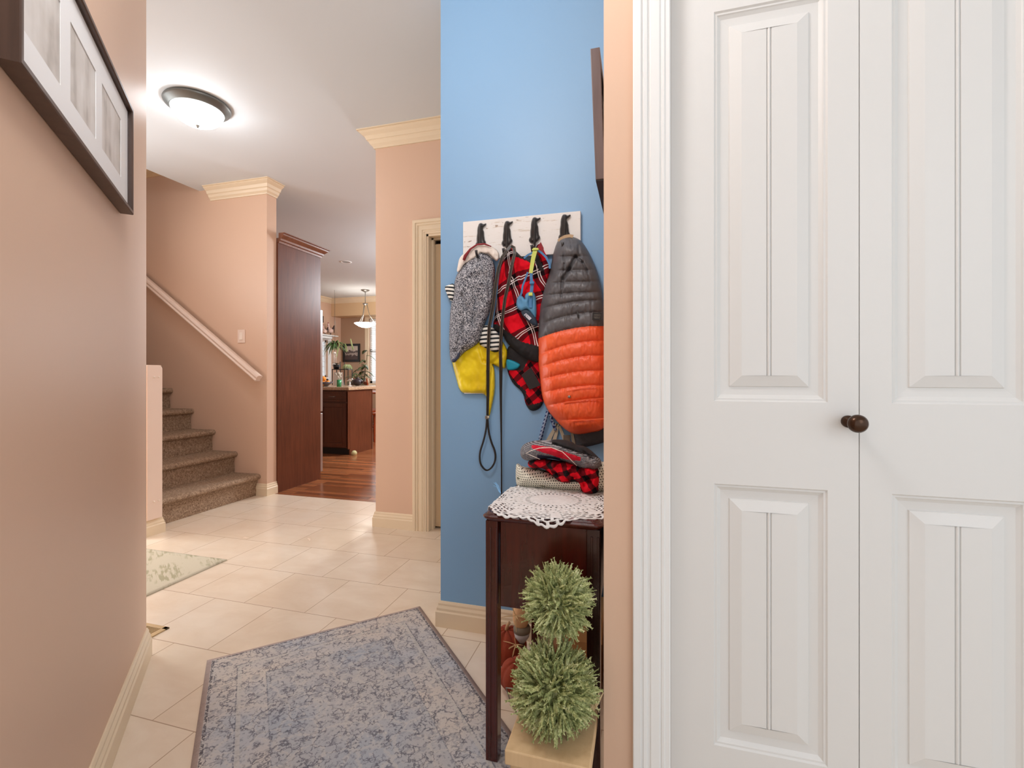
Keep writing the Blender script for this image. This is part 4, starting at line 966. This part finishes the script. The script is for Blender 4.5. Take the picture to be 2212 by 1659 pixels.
m = MB(); m.tube(ppx([(1184, 885), (1180, 900), (1173, 925), (1168, 945), (1164, 958)], 1.80), [.006, .0065, .0065, .0075, .003], 10).tube(ppx([(1186, 885), (1190, 900), (1196, 918), (1201, 930)], 1.805), .006, 10)
tag(m.build('rope_toy', MROPE, origin=onY(1175, 920, 1.80)), 'blue and white braided rope hanging behind the orange coat', 'rope')
cs = thing('canvas_strap', 'cream canvas straps with buckle plate below the orange coat', 'strap', tuple(onY(1215, 935, 1.81)))
m = MB()
for L_ in ([(1202, 915), (1196, 930), (1188, 945), (1182, 956)], [(1205, 915), (1202, 935), (1196, 955)], [(1208, 920), (1216, 940), (1222, 955)], [(1235, 930), (1238, 950), (1245, 966)]):
    m.ribbon(ppx(L_, 1.808), [.010, .012, .016, .016][:len(L_)], .004)
m.build('webbing', plain('cream_canvas', c(188, 178, 156), .85, bump=.4, bsc=250), cs)
q0, q1 = onY(1217, 957, 1.80), onY(1232, 940, 1.80); MB().box(q0.x, q1.x, 1.797, 1.802, q0.z, q1.z).build('buckle_plate', plain('taupe_plastic', c(104, 94, 84), .5), cs, bevel=.001)

# ---------------------------------------------------------------- folded pile on the table
def spots():
    g = G('cream_dotted_cotton'); p = g.pos(); x, y, z = g.xyz(g.mp(p, rot=(0, .1, 0))); s = 125
    zz = g.m2('MULTIPLY', z, s); row = g.m2('FLOOR', zz); xo = g.m2('ADD', g.m2('MULTIPLY', x, s), g.m2('MULTIPLY', row, .5))
    dx = g.m2('SUBTRACT', g.m2('FRACT', xo), .5); dz = g.m2('SUBTRACT', g.m2('FRACT', zz), .5)
    dd = g.m2('SQRT', g.m2('ADD', g.m2('MULTIPLY', dx, dx), g.m2('MULTIPLY', dz, dz)))
    col = g.mix(g.m2('LESS_THAN', dd, .24), c(226, 222, 204), c(54, 52, 48))
    lf = g.noise(g.mp(p, sc=(1, 1, 2.4)), 13, 2, .5, 1.2); col = g.mix(g.ramp(lf, [(.62, BLK), (.635, WHT)]), col, c(84, 88, 58))
    g.bump(g.noise(p, 300), .3, .002)
    return g.out(col, .9)
def rib():
    g = G('grey_ribbed_knit'); p = g.pos(); q = g.mp(g.vadd(p, g.noise(p, 6, 1, col=True), .02), rot=(0, -.12, 0)); z = g.xyz(q)[2]
    n = g.m2('SINE', g.m2('MULTIPLY', z, 1500)); f = g.m2('ADD', g.m2('MULTIPLY', n, .25), g.noise(p, 200, 2)); g.bump(n, .5, .002)
    return g.out(g.ramp(f, [(.3, c(84, 84, 88)), (.7, c(166, 164, 168))]), .95, spec=.1)
ds = puff([(1114, 1004), (1119, 1000), (1128, 1008), (1145, 1010), (1170, 1012), (1200, 1024), (1230, 1026), (1262, 1020), (1285, 1000), (1300, 996), (1318, 1000), (1320, 1060), (1300, 1066), (1275, 1068), (1245, 1067), (1200, 1062), (1150, 1057), (1122, 1054), (1114, 1046)], 1.56, .09, 26, 3, TB=.11, wr=.008, seed=6).build('dotted_blanket', spots(), origin=onY(1200, 1040, 1.55))
tag(ds, 'cream blanket with small black dots, bottom of the pile on the doily', 'blanket')
fl3 = [((1180, 1012), (1225, 1034)), ((1200, 1005), (1250, 1010)), ((1160, 1004), (1200, 1020)), ((1222, 1036), (1244, 1030)), ((1252, 1010), (1262, 1050)), ((1262, 1030), (1290, 1060))]
fp_ = puff([(1139, 997), (1150, 992), (1180, 990), (1230, 998), (1262, 1004), (1285, 1008), (1296, 1010), (1298, 1040), (1294, 1062), (1282, 1070), (1264, 1070), (1252, 1058), (1249, 1045), (1236, 1044), (1222, 1046), (1206, 1043), (1194, 1030), (1180, 1014), (1160, 1011), (1142, 1010)], 1.52, .085, 18, 2.2, TB=.10, wr=.026, seed=8, disp=lambda x, y, d: -.014 * sum(math.exp(-(segd(x, y, *s) / 2.6) ** 2) for s in fl3)).build('plaid_fleece', MPL3, origin=onY(1220, 1025, 1.5))
tag(fp_, 'crumpled red and black plaid fleece in the middle of the pile', 'blanket')
MKNIT = rib()
def km(x, y):
    c0 = 962 + (x - 1150) * .12 + max(0, x - 1190) * .22
    if x > 1148 and x < 1254 and c0 - 1 < y < c0 + 7 + 9 * math.sin(max(0, min(1, (x - 1150) / 104)) * PI): return 1
    if y < 956 + (x - 1180) * .30 and x > 1192: return 2
    if 984 < y + (1180 - x) * .12 < 998 and 1160 < x < 1210: return 3
    return 0
kn = thing('knitted_scarf', 'grey ribbed knit with red diamond and white lines, top of the pile', 'scarf', tuple(onY(1205, 975, 1.5)))
puff([(1123, 975), (1128, 962), (1140, 955), (1160, 951), (1182, 951), (1202, 949), (1220, 950), (1236, 954), (1246, 962), (1262, 963), (1276, 972), (1290, 985), (1300, 995), (1298, 1008), (1284, 1018), (1268, 1018), (1248, 1010), (1228, 1000), (1205, 993), (1180, 990), (1160, 995), (1140, 996), (1126, 990)], 1.50, .075, 20, 2.0, TB=.11, wr=.012, seed=11, matfn=km, disp=lambda x, y, d: -.012 * math.exp(-(segd(x, y, (1128, 988), (1215, 985)) / 2.4) ** 2) - .014 * math.exp(-(segd(x, y, (1195, 958), (1280, 990)) / 2.6) ** 2) - .010 * math.exp(-(segd(x, y, (1240, 960), (1292, 1000)) / 2.6) ** 2)).build('knit_body', [MKNIT, plain('red_knit', c(206, 16, 48), .9, bump=.4, bsc=300), MBLKF, MNAVY], kn)
def surf(L): return [onY(x, y, yy) for x, y, yy in L]
MB().tube(surf([(1190, 967, 1.414), (1165, 968, 1.415), (1148, 973, 1.418), (1136, 979, 1.43), (1150, 985, 1.428), (1166, 992, 1.44)]), .0012, 5).tube(surf([(1170, 967, 1.414), (1192, 967, 1.412), (1215, 976, 1.412), (1230, 990, 1.415), (1246, 1006, 1.44)]), .0012, 5).build('white_line', MLINEN, kn)
sl = MB(); q = onD(1073, 1052, 1.36)
for k, (a, b) in enumerate((((1067, 1043), (1078, 1056)), ((1066, 1049), (1080, 1058)), ((1070, 1042), (1082, 1060)))):
    sl.ribbon([onD(a[0], a[1], 1.44), onD((a[0] + b[0]) / 2, (a[1] + b[1]) / 2 - 2, 1.435), onD(b[0], b[1] + 6, 1.42)], .0022, .0005)
tag(sl.build('plastic_strip', plain('light_blue_plastic', c(130, 186, 232), .3), origin=onD(1075, 1052, 1.43)), 'small light blue plastic strips curling at the table edge beside the leash', 'plastic strip')
# ---------------------------------------------------------------- kitchen: cabinet, fridge, peninsula
fc = thing('tall_cabinet', 'tall brown wooden cabinet panel with crown enclosing the fridge', 'cabinet', (-3.6, 3.75, 0))
MB().box(-3.18, -3.155, 3.452, 4.03, 0, 2.26).build('side_panel', MCAB, fc, bevel=.001)
m = MB(); m.box(-4.13, -3.18, 3.46, 4.00, 1.80, 2.26); m.build('upper_box', MCAB, fc)
for k in range(2):
    xa = -4.12 + k * .47; dd_ = MB(); dd_.box(xa, xa + .46, 4.0, 4.022, 1.81, 2.25); o = dd_.build('door', MCAB, fc, bevel=.002)
m = MB(); KP = [(0, -.09), (.006, -.09), (.008, -.072), (.020, -.066), (.024, -.050), (.052, -.022), (.054, -.010), (.066, -.006), (.066, .0), (0, 0)]
m.sweep(KP, [(-4.15, 4.03, 2.345), (-3.155, 4.03, 2.345), (-3.155, 3.46, 2.345)]); m.box(-4.15, -3.155, 3.46, 4.03, 2.255, 2.30); m.build('crown', wood_mat('brown_crown_wood', c(104, 66, 50), c(138, 92, 72), .3), fc)
fr = thing('fridge', 'grey steel fridge edge showing beside the tall brown cabinet', 'fridge', (-3.65, 3.8, 0))
MB().box(-4.10, -3.19, 3.5, 4.04, .03, 1.74).build('body', plain('dark_fridge_side', c(90, 90, 94), .5), fr)
MB().box(-4.10, -3.192, 4.045, 4.112, .68, 1.735).build('door', MSTEEL, fr, bevel=.006)
o = MB().box(-4.10, -3.192, 4.045, 4.112, .06, .665).build('freezer_drawer', MSTEEL, fr, bevel=.006)
MB().box(-3.25, -3.185, 4.0, 4.07, 1.74, 1.765).build('hinge_cover', MBLACK, fr)
MB().box(-4.08, -3.2, 3.52, 4.03, 0, .04).build('kick_plate', MBLACK, fr)
pn = thing('base_cabinet', 'brown base cabinet with drawer and door below the kitchen counter', 'cabinet', (-4.2, 5.55, 0))
PX1, PY0, PY1 = -3.71, 5.28, 5.83
MB().box(-5.3, PX1 - .012, PY0 + .02, PY1, .09, .855).build('body', MCAB2, pn)
MB().box(-5.3, PX1 - .03, PY0 + .06, PY1, 0, .1).build('toe_kick', MBLACK, pn)
m = MB(); m.box(PX1 - .012, PX1, PY0 + .035, PY1, 0, .855); m.box(PX1 - .012, PX1, PY0, PY0 + .04, .08, .855); m.build('end_panel', MCAB, pn)
m = MB(); m.box(PX1 - .035, PX1 + .004, PY1, PY1 + .018, .0, .855); m.build('corner_trim', MCAB2, pn)
def cdoor(x0, x1, z0, z1, name):
    m = MB(); w = .055 if z1 - z0 > .3 else .028; y = PY0
    m.box(x0, x0 + w, y, y + .02, z0, z1); m.box(x1 - w, x1, y, y + .02, z0, z1); m.box(x0 + w, x1 - w, y, y + .02, z1 - w, z1); m.box(x0 + w, x1 - w, y, y + .02, z0, z0 + w); m.box(x0 + w, x1 - w, y + .010, y + .02, z0 + w, z1 - w)
    return m.build(name, MCAB2, pn, bevel=.003)
for x0 in (-4.15, -4.60, -5.05):
    x1 = x0 + .41; dr_ = cdoor(x0, x1, .705, .84, 'drawer'); cdoor(x0, x1, .10, .685, 'door')
    xm = (x0 + x1) / 2; MB().tube([(xm - .04, PY0, .77), (xm - .04, PY0 - .025, .77), (xm + .04, PY0 - .025, .77), (xm + .04, PY0, .77)], .005, 8).build('handle', MNICKEL, dr_)
def stone():
    g = G('speckled_tan_countertop'); p = g.pos(); n = g.noise(p, 60, 3, .7)
    return g.out(g.ramp(n, [(.35, c(150, 118, 92)), (.55, c(186, 154, 124)), (.7, c(214, 190, 160))]), .25)
tag(MB().box(-5.35, PX1 + .03, PY0 - .03, 6.2, .857, .897).build('countertop', stone(), bevel=.006, origin=(-4.5, 5.8, .857)), 'speckled tan countertop on the brown base cabinet', 'countertop')
CT_ = .897
tag(MB().ball(onD(765, 979, 6.12), .037, 20, 12).build('tennis_ball', plain('pale_green_felt', c(198, 190, 140), .9, bump=.5, bsc=200), origin=onD(765, 979, 6.12)), 'pale tennis ball on the plank floor beside the base cabinet', 'ball')
# fruit bowl and fruit
bc = onY(699, 835, 5.56); bc.z = CT_
fb = MB().lathe([(0, .004), (.05, .004), (.055, 0), (.06, .004), (.10, .035), (.135, .065), (.128, .064), (.095, .04), (.05, .012), (0, .012)], bc, 36).build('fruit_bowl', plain('dark_bowl_glaze', c(86, 78, 82), .3), origin=bc)
tag(fb, 'dark shallow fruit bowl at the left end of the counter', 'bowl')
MOR = plain('orange_peel', c(232, 140, 36), .5, bump=.3, bsc=160)
FR = [(0, 0, .055, 'highest orange in the bowl'), (.06, .01, .05, 'orange at the right rim of the bowl'), (-.055, .02, .05, 'orange at the left side of the bowl'), (.03, -.05, .045, 'orange at the front of the bowl')]
for k, (a, b, z, lb_) in enumerate(FR):
    p_ = bc + V((a, b, z + (.05 if k == 0 else 0)))
    tag(MB().ball(p_, .037, 18, 12).build('orange', MOR, origin=p_), lb_, 'orange', 'fruit in the dark bowl')
p_ = bc + V((.085, -.03, .095)); tag(MB().ball(p_, (.016, .016, .014), 12, 8).build('plum', plain('dark_plum', c(50, 28, 30), .4), origin=p_), 'small dark plum resting at the right of the oranges', 'plum')
# green glass with utensils
gc = onY(732.5, 841, 5.45); gc.z = CT_
tag(MB().lathe([(0, .006), (.026, .006), (.028, .095), (.031, .095), (.030, .0), (0, 0)], gc, 24).build('green_tumbler', plain('green_bottle_glass', c(40, 140, 84), .1, spec=.8), origin=gc), 'green glass tumbler on the counter holding pale flowers', 'glass')
m = MB(); rn = random.Random(9)
for k in range(14):
    w = rn.uniform(0, 6.28); rr_ = rn.uniform(.01, .055); e = gc + V((math.cos(w) * rr_, math.sin(w) * rr_ * .7, rn.uniform(.13, .20))); m.tube([gc + V((0, 0, .03)), gc + V((math.cos(w) * .01, 0, .09)), e], .0012, 5); m.ball(e, (.014, .010, .014), 8, 6)
tag(m.build('pale_flowers', plain('pale_petals', c(214, 208, 192), .7), origin=gc), 'pale dried flowers standing in the green tumbler', 'flowers')
cd = onY(731, 824, 6.1); m = MB(); m.box(cd.x - .085, cd.x + .07, 6.1, 6.104, CT_, CT_ + .20); m.hull([V((cd.x - .08, 6.104, CT_ + .15)), V((cd.x + .06, 6.104, CT_ + .15)), V((cd.x + .06, 6.16, CT_)), V((cd.x - .08, 6.16, CT_))], [V((cd.x - .08, 6.106, CT_ + .15)), V((cd.x + .06, 6.106, CT_ + .15)), V((cd.x + .06, 6.162, CT_)), V((cd.x - .08, 6.162, CT_))])
tag(m.build('white_card', plain('white_card_paper', c(226, 220, 214), .7), origin=(cd.x, 6.1, CT_)), 'blank white card standing on the counter behind the flowers', 'card')
# dark pot, ornament and mug row
mg = onY(761, 842, 5.9); mg.z = CT_
kp = thing('dark_teapot', 'dark round teapot on the counter behind the white ornament', 'teapot', tuple(mg))
MB().ball(mg + V((.02, .1, .055)), (.075, .07, .055), 24, 14).lathe([(.03, 0), (.034, .004), (.012, .012), (.010, .022), (0, .026)], mg + V((.02, .1, .105)), 16).build('pot_body', plain('dark_stoneware', c(56, 44, 46), .35), kp)
MB().tube([mg + V((.09, .1, .04)), mg + V((.125, .1, .07)), mg + V((.15, .1, .11))], [.014, .010, .008]).build('spout', plain('dark_spout', c(60, 44, 40), .35), kp)
MB().tube([mg + V((-.05, .1, .085)), mg + V((-.09, .1, .08)), mg + V((-.095, .1, .04)), mg + V((-.05, .1, .025))], .006).build('handle', MBLACK, kp)
m = MB(); m.ball(mg + V((.0, -.06, .035)), (.012, .010, .034), 10, 8).ball(mg + V((.002, -.06, .085)), (.034, .014, .018), 12, 8).ball(mg + V((.038, -.06, .098)), (.016, .010, .013), 10, 8).lathe([(0, 0), (.03, 0), (.028, .006), (0, .008)], mg + V((0, -.06, 0)), 16).ball(mg + V((-.035, -.06, .075)), (.02, .006, .008), 10, 6)
tag(m.build('white_ornament', plain('white_ceramic', c(232, 226, 220), .3), origin=mg), 'small white ceramic bird ornament on the counter before the teapot', 'ornament')
# rooster shelf
sh = onX(731, 725.5, -6.73 + .24)
shf = thing('wall_shelf', 'white shelf with moulded edge above the small kitchen window', 'shelf', (-6.73, sh.y - .5, sh.z))
MB().box(-6.73, -6.73 + .24, 7.4, sh.y, sh.z - .022, sh.z).build('shelf_board', MWTRIM, shf, bevel=.003)
MB().box(-6.73, -6.73 + .18, 7.45, sh.y - .12, sh.z - .075, sh.z - .022).build('shelf_apron', MWTRIM, shf, bevel=.006)
def rooster(py, s, label, flip=1):
    base = V((-6.60, py, sh.z)); t = thing('rooster_figurine', label, 'figurine', tuple(base))
    P_ = lambda a, b, z=0: base + V((z, a * s * flip, b * s))
    m = MB(); m.ball(P_(0, .085), (.035 * s, .06 * s, .045 * s), 16, 10).tube([P_(.03, .10), P_(.055, .14), P_(.055, .175), P_(.062, .19)], [.03 * s, .022 * s, .016 * s, .014 * s], 10).ball(P_(.062, .19), .02 * s, 12, 8)
    m.build('body', plain('blush_ceramic', c(238, 206, 194), .4), t)
    m = MB()
    for k in range(5): m.tube([P_(-.03, .09), P_(-.07 - .008 * k, .13 + .012 * k), P_(-.085 - .004 * k, .17 - .008 * k), P_(-.10, .12 - .016 * k)], [.014 * s, .014 * s, .011 * s, .004 * s], 6)
    m.build('tail', plain('dark_tail_glaze', c(64, 46, 50), .4), t)
    m = MB(); m.ball(P_(.062, .215), (.005 * s, .018 * s, .014 * s), 10, 6).ball(P_(.078, .17), (.005 * s, .007 * s, .014 * s), 8, 6); m.build('comb', plain('red_comb_glaze', c(170, 90, 96), .4), t)
    m = MB(); m.tube([P_(.01, .05), P_(.012, 0)], .005 * s, 6).tube([P_(-.012, .05), P_(-.01, 0)], .005 * s, 6).box(base.x - .03 * s, base.x + .03 * s, base.y - .05 * s, base.y + .05 * s, base.z, base.z + .008); m.build('foot', MBLACK, t)
r1 = onX(714, 722, -6.60); rooster(r1.y, 1.25, 'larger rooster figurine on the white kitchen shelf', -1)
r2 = onX(702, 722, -6.60); rooster(r2.y, .95, 'smaller rooster figurine at the left of the white kitchen shelf', -1)
dk = onX(697.5, 690, -6.73); m = MB(); m.box(-6.73, -6.71, dk.y - .14, dk.y, dk.z - .07, dk.z + .07)
tag(m.build('wall_plaque', MFRAME, origin=(-6.72, dk.y, dk.z)), 'small dark plaque on the kitchen wall above the roosters', 'plaque')
# framed town picture
YF = 9.3
a, b = onY(740, 743, YF - .03), onY(776.5, 781.5, YF - .03)
pf2 = thing('framed_print', 'black framed monochrome picture on the far taupe wall among plants', 'picture frame', ((a.x + b.x) / 2, YF, (a.z + b.z) / 2))
m = MB(); m.sweep([(0, 0), (0, .028), (.05, .02), (.05, 0)], [(b.x, YF - .002, b.z), (a.x, YF - .002, b.z), (a.x, YF - .002, a.z), (b.x, YF - .002, a.z), (b.x, YF - .002, b.z)][::-1], (0, -1, 0)); m.build('frame', MBLACK, pf2)
def town():
    g = G('monochrome_landscape'); p = g.pos(); x, y, z = g.xyz(p); n = g.noise(g.mp(p, sc=(1, 1, .8)), 16, 4, .7)
    f = g.m2('ADD', g.m2('MULTIPLY', g.m2('SUBTRACT', z, (a.z + b.z) / 2 + .02), 4.0), g.m2('MULTIPLY', n, 1.0))
    return g.out(g.ramp(f, [(.2, c(80, 64, 62)), (.34, c(196, 180, 170)), (.46, c(90, 76, 74)), (.6, c(84, 72, 70)), (.68, c(204, 190, 176))]), .5)
MB().box(a.x + .045, b.x - .045, YF - .012, YF - .006, b.z + .045, a.z - .045).build('picture', town(), pf2)
# plants
def leafm(name, a_, b_):
    g = G(name); return g.out(g.ramp(g.noise(g.pos(), 9, 2), [(.35, a_), (.65, b_)]), .5)
MLG = leafm('green_leaf', c(62, 96, 50), c(110, 146, 84)); MLD = leafm('dark_green_leaf', c(44, 58, 30), c(88, 104, 54)); MLP = leafm('pale_green_leaf', c(150, 178, 110), c(196, 210, 150))
def leafs(m, base, d, L, wd, droop, S=6):
    base = V(base); d = V(d).normalized(); sd = d.cross(V((0, 0, 1))); sd = sd.normalized() if sd.length > .05 else V((1, 0, 0)); vs = []
    for i in range(S + 1):
        t = i / S; q = base + d * L * t + V((0, 0, -droop * L * t * t)); w_ = wd * math.sin(PI * (.06 + .94 * t)) ** .8; vs += [q - sd * w_, q + V((0, 0, wd * .18)), q + sd * w_, q - V((0, 0, .002))]
    m.add(vs, [(i * 4 + j, i * 4 + (j + 1) % 4, i * 4 + 4 + (j + 1) % 4, i * 4 + 4 + j) for i in range(S) for j in range(4)], 0, True)
MPOT = plain('terracotta_pot', c(120, 88, 72), .7); MPOTW = plain('white_planter_glaze', c(226, 222, 216), .4)
hp = onD(724, 741, 9.6)
t = thing('hanging_plant', 'green trailing plant hanging near the small kitchen window', 'plant', tuple(hp))
MB().lathe([(0, -.08), (.06, -.08), (.085, .0), (.08, .0), (0, -.02)], hp, 24).build('pot', MPOT, t)
m = MB()
for k in range(3): w = k * 2.1; m.tube([hp + V((.08 * math.cos(w), .08 * math.sin(w), 0)), hp + V((0, 0, .45)), hp + V((0, 0, 2.755 - hp.z))], .0015, 5)
m.build('hanger', MNICKEL, t)
m = MB(); rn = random.Random(21)
for k in range(70):
    w = rn.uniform(0, 6.28); e = rn.uniform(-.2, 1); leafs(m, hp + V((.04 * math.cos(w), .04 * math.sin(w), -.01)), (math.cos(w), math.sin(w), e), rn.uniform(.12, .24), rn.uniform(.012, .022), rn.uniform(.2, 1.5))
m.build('leaves', MLG, t)
m = MB()
for L_ in ([(730, 735), (733, 745), (729, 760), (727, 772)], [(745, 742), (747.5, 748), (749, 760)], [(757, 732), (760, 745), (763, 755)]):
    P_ = [onD(x, y, 9.35) for x, y in L_]; m.ribbon(P_, [.02, .03, .03, .006][:len(P_)], .004)
m.build('pale_leaf', MLP, t)
wo = onD(722.5, 778, 9.3)
t = thing('hanging_lantern', 'white ornamental hanging lantern beneath the trailing plant', 'lantern', tuple(wo))
m = MB(); m.lathe([(0, .17), (.02, .165), (.035, .14), (.035, .13), (0, .13)], wo, 16).lathe([(0, -.06), (.03, -.06), (.045, -.08), (.05, -.10), (.035, -.13), (.01, -.15), (.008, -.17), (.02, -.185), (0, -.19)], wo, 16)
for k in range(4): w = k * PI / 2 + .4; m.tube([wo + V((.03 * math.cos(w), .03 * math.sin(w), .135)), wo + V((.03 * math.cos(w), .03 * math.sin(w), -.06))], .006, 6)
m.build('lantern_body', plain('white_metal', c(232, 222, 214), .4), t)
MB().tube([wo + V((0, 0, .165)), wo + V((0, 0, 2.76 - wo.z))], .002, 5).build('cord', MBLACK, t)
# black tiered stand
s0_, s1_ = onD(718, 797, 8.9), onD(752, 797, 8.9); tz = s0_.z
ps = thing('plant_stand', 'black metal tiered plant stand behind the counter', 'plant stand', ((s0_.x + s1_.x) / 2, s0_.y, 0))
m = MB(); dv_ = V((s1_.x - s0_.x, s1_.y - s0_.y, 0)); nv = V((-dv_.y, dv_.x, 0)).normalized() * .22
for f in (0, .5, 1):
    for g_ in (0, 1): m.tube([s0_ * 1 + dv_ * f + nv * g_ - V((0, 0, tz)), s0_ + dv_ * f + nv * g_ + V((0, 0, .14 if f == .5 else 0))], .009, 6)
m.build('posts', MBLACK, ps)
for zz_ in (tz, .55, .2):
    m = MB(); A_ = V((s0_.x, s0_.y, zz_)); m.hull([A_, A_ + dv_, A_ + dv_ + nv, A_ + nv], [q + V((0, 0, -.015)) for q in (A_, A_ + dv_, A_ + dv_ + nv, A_ + nv)]); m.build('shelf', MBLACK, ps)
b_ = s0_ + dv_ * .12 + nv * .5; 
t = thing('succulent_pot', 'dark pot with small rosette plant on the left of the black stand', 'plant', tuple(b_))
MB().lathe([(0, 0), (.05, 0), (.065, .09), (0, .09)], b_, 20).build('pot', MBLACK, t); m = MB()
for k in range(16): w = k * 2.4; leafs(m, b_ + V((0, 0, .09)), (math.cos(w), math.sin(w), .7), .09, .014, .3)
m.build('leaves', MLD, t)
b_ = s0_ + dv_ * .82 + nv * .5
t = thing('spider_plant', 'pale green spider plant in a pot at the right of the black stand', 'plant', tuple(b_))
MB().lathe([(0, 0), (.045, 0), (.06, .07), (0, .07)], b_, 20).build('pot', MPOTW, t); m = MB()
for k in range(34): w = k * 2.4; leafs(m, b_ + V((0, 0, .07)), (math.cos(w), math.sin(w), 1.1), rn.uniform(.12, .19), .009, 1.3)
m.build('leaves', MLP, t)
lp_ = onD(748, 777, 9.1); lp_.z -= .0
# tall broad-leaf plant
bp = onD(781, 850, 9.5); bp.z = 0
t = thing('rubber_plant', 'tall dark broad-leaved plant standing beside the far window', 'plant', tuple(bp))
MB().lathe([(0, 0), (.12, 0), (.16, .28), (.15, .28), (0, .24)], bp, 28).build('pot', MPOT, t)
ms = MB(); ml = MB()
for k, (dx_, hh) in enumerate(((-.14, 1.15), (0, 1.35), (.12, 1.55), (-.05, 1.0), (.06, 1.2))):
    tip = bp + V((dx_, .02 * k, hh)); ms.tube([bp + V((0, 0, .2)), bp + V((dx_ * .4, 0, hh * .6)), tip], [.012, .009, .005], 6)
    for j in range(7):
        q = bp + V((dx_ * (.4 + .6 * j / 6), .01, hh * (.58 + .42 * j / 6))); w = j * 2.2 + k; leafs(ml, q, (math.cos(w), math.sin(w) * .6, .3), rn.uniform(.15, .24), rn.uniform(.035, .055), .8)
ms.build('stem', plain('woody_stem', c(96, 78, 50), .8), t); ml.build('leaves', MLD, t)
m = MB(); t2 = onD(772, 812, 7.45); t2.z = 0
t = thing('dracaena', 'narrow-leaved dark plant standing behind the counter', 'plant', tuple(t2))
MB().lathe([(0, 0), (.09, 0), (.12, .24), (0, .22)], t2, 24).build('pot', MPOTW, t)
MB().tube([t2 + V((0, 0, .2)), t2 + V((-.02, 0, .85))], .014, 8).build('stem', plain('ringed_stem', c(120, 98, 70), .8), t)
for k in range(30): w = k * 2.4; leafs(m, t2 + V((-.02, 0, .80 + .008 * k)), (math.cos(w), math.sin(w), rn.uniform(.6, 1.6)), rn.uniform(.22, .34), .012, .7)
m.build('leaves', MLD, t)
# dining furniture
def chair(loc, rz, label):
    t = thing('dining_chair', label, 'chair', loc, 'dining chairs beyond the counter', rz)
    def L(m, name): return m.build(name, MCHERRY, t, local=True, bevel=.003)
    m = MB(); m.box(-.21, .21, -.2, .21, .43, .46); L(m, 'seat')
    for sx in (-.18, .18):
        L(MB().lathe([(0, 0), (.014, 0), (.018, .06), (.013, .1), (.022, .2), (.014, .3), (.02, .36), (.02, .43)], (sx, -.17, 0), 12), 'leg')
        L(MB().tube([(sx, .20, 0), (sx, .18, .43), (sx * .95, .22, .75), (sx * .92, .27, 1.0)], [.016, .018, .016, .014], 8), 'leg')
    m = MB(); m.hull([V((-.21, .265, .93)), V((-.07, .275, .965)), V((.07, .275, .965)), V((.21, .265, .93)), V((.19, .26, .86)), V((-.19, .26, .86))], [V((-.21, .285, .93)), V((-.07, .295, .965)), V((.07, .295, .965)), V((.21, .285, .93)), V((.19, .28, .86)), V((-.19, .28, .86))]); L(m, 'top_rail')
    for z in (.60, .72): m = MB(); m.box(-.17, .17, .205 + (z - .6) * .15, .222 + (z - .6) * .15, z, z + .05); L(m, 'back_slat')
    m = MB(); m.tube([(-.18, -.17, .18), (-.18, .19, .18)], .009, 6).tube([(.18, -.17, .18), (.18, .19, .18)], .009, 6).tube([(-.18, 0, .2), (.18, 0, .2)], .009, 6); L(m, 'stretcher')
    return t
ca = chair((-3.92, 6.62, 0), math.radians(-70), 'cherry wood dining chair at the right side of the counter')
cbh = onD(800, 830, 8.0)
cb2 = dup(ca, (-4.45, 7.05, 0), 'cherry wood dining chair whose back rail rises behind the counter', math.radians(160))
tt = thing('dining_table', 'cherry wood dining table beyond the counter near the far window', 'table', (-4.75, 7.92, 0))
MB().lathe([(0, .74), (.52, .74), (.54, .735), (.54, .72), (.5, .71), (0, .71)], (-4.75, 7.92, 0), 48).build('tabletop', MCHERRY, tt)
MB().lathe([(0, .03), (.2, .03), (.06, .12), (.04, .3), (.06, .5), (.04, .6), (.12, .71), (0, .71)], (-4.75, 7.92, 0), 24).build('pedestal', MCHERRY, tt)
m = MB()
for k in range(4): w = k * PI / 2 + .5; m.tube([(-4.75, 7.92, .1), (-4.75 + .3 * math.cos(w), 7.92 + .3 * math.sin(w), .05), (-4.75 + .38 * math.cos(w), 7.92 + .38 * math.sin(w), .02)], [.03, .025, .02], 8)
m.build('foot', MCHERRY, tt)
w = bpy.data.worlds.new('world'); scene.world = w; w.use_nodes = True
w.node_tree.nodes['Background'].inputs[0].default_value = (.84, .92, 1, 1); w.node_tree.nodes['Background'].inputs[1].default_value = .9
scene.view_settings.view_transform = 'Standard'; scene.view_settings.look = 'None'; scene.view_settings.exposure = .55; scene.view_settings.gamma = 1; scene.view_settings.use_curve_mapping = False
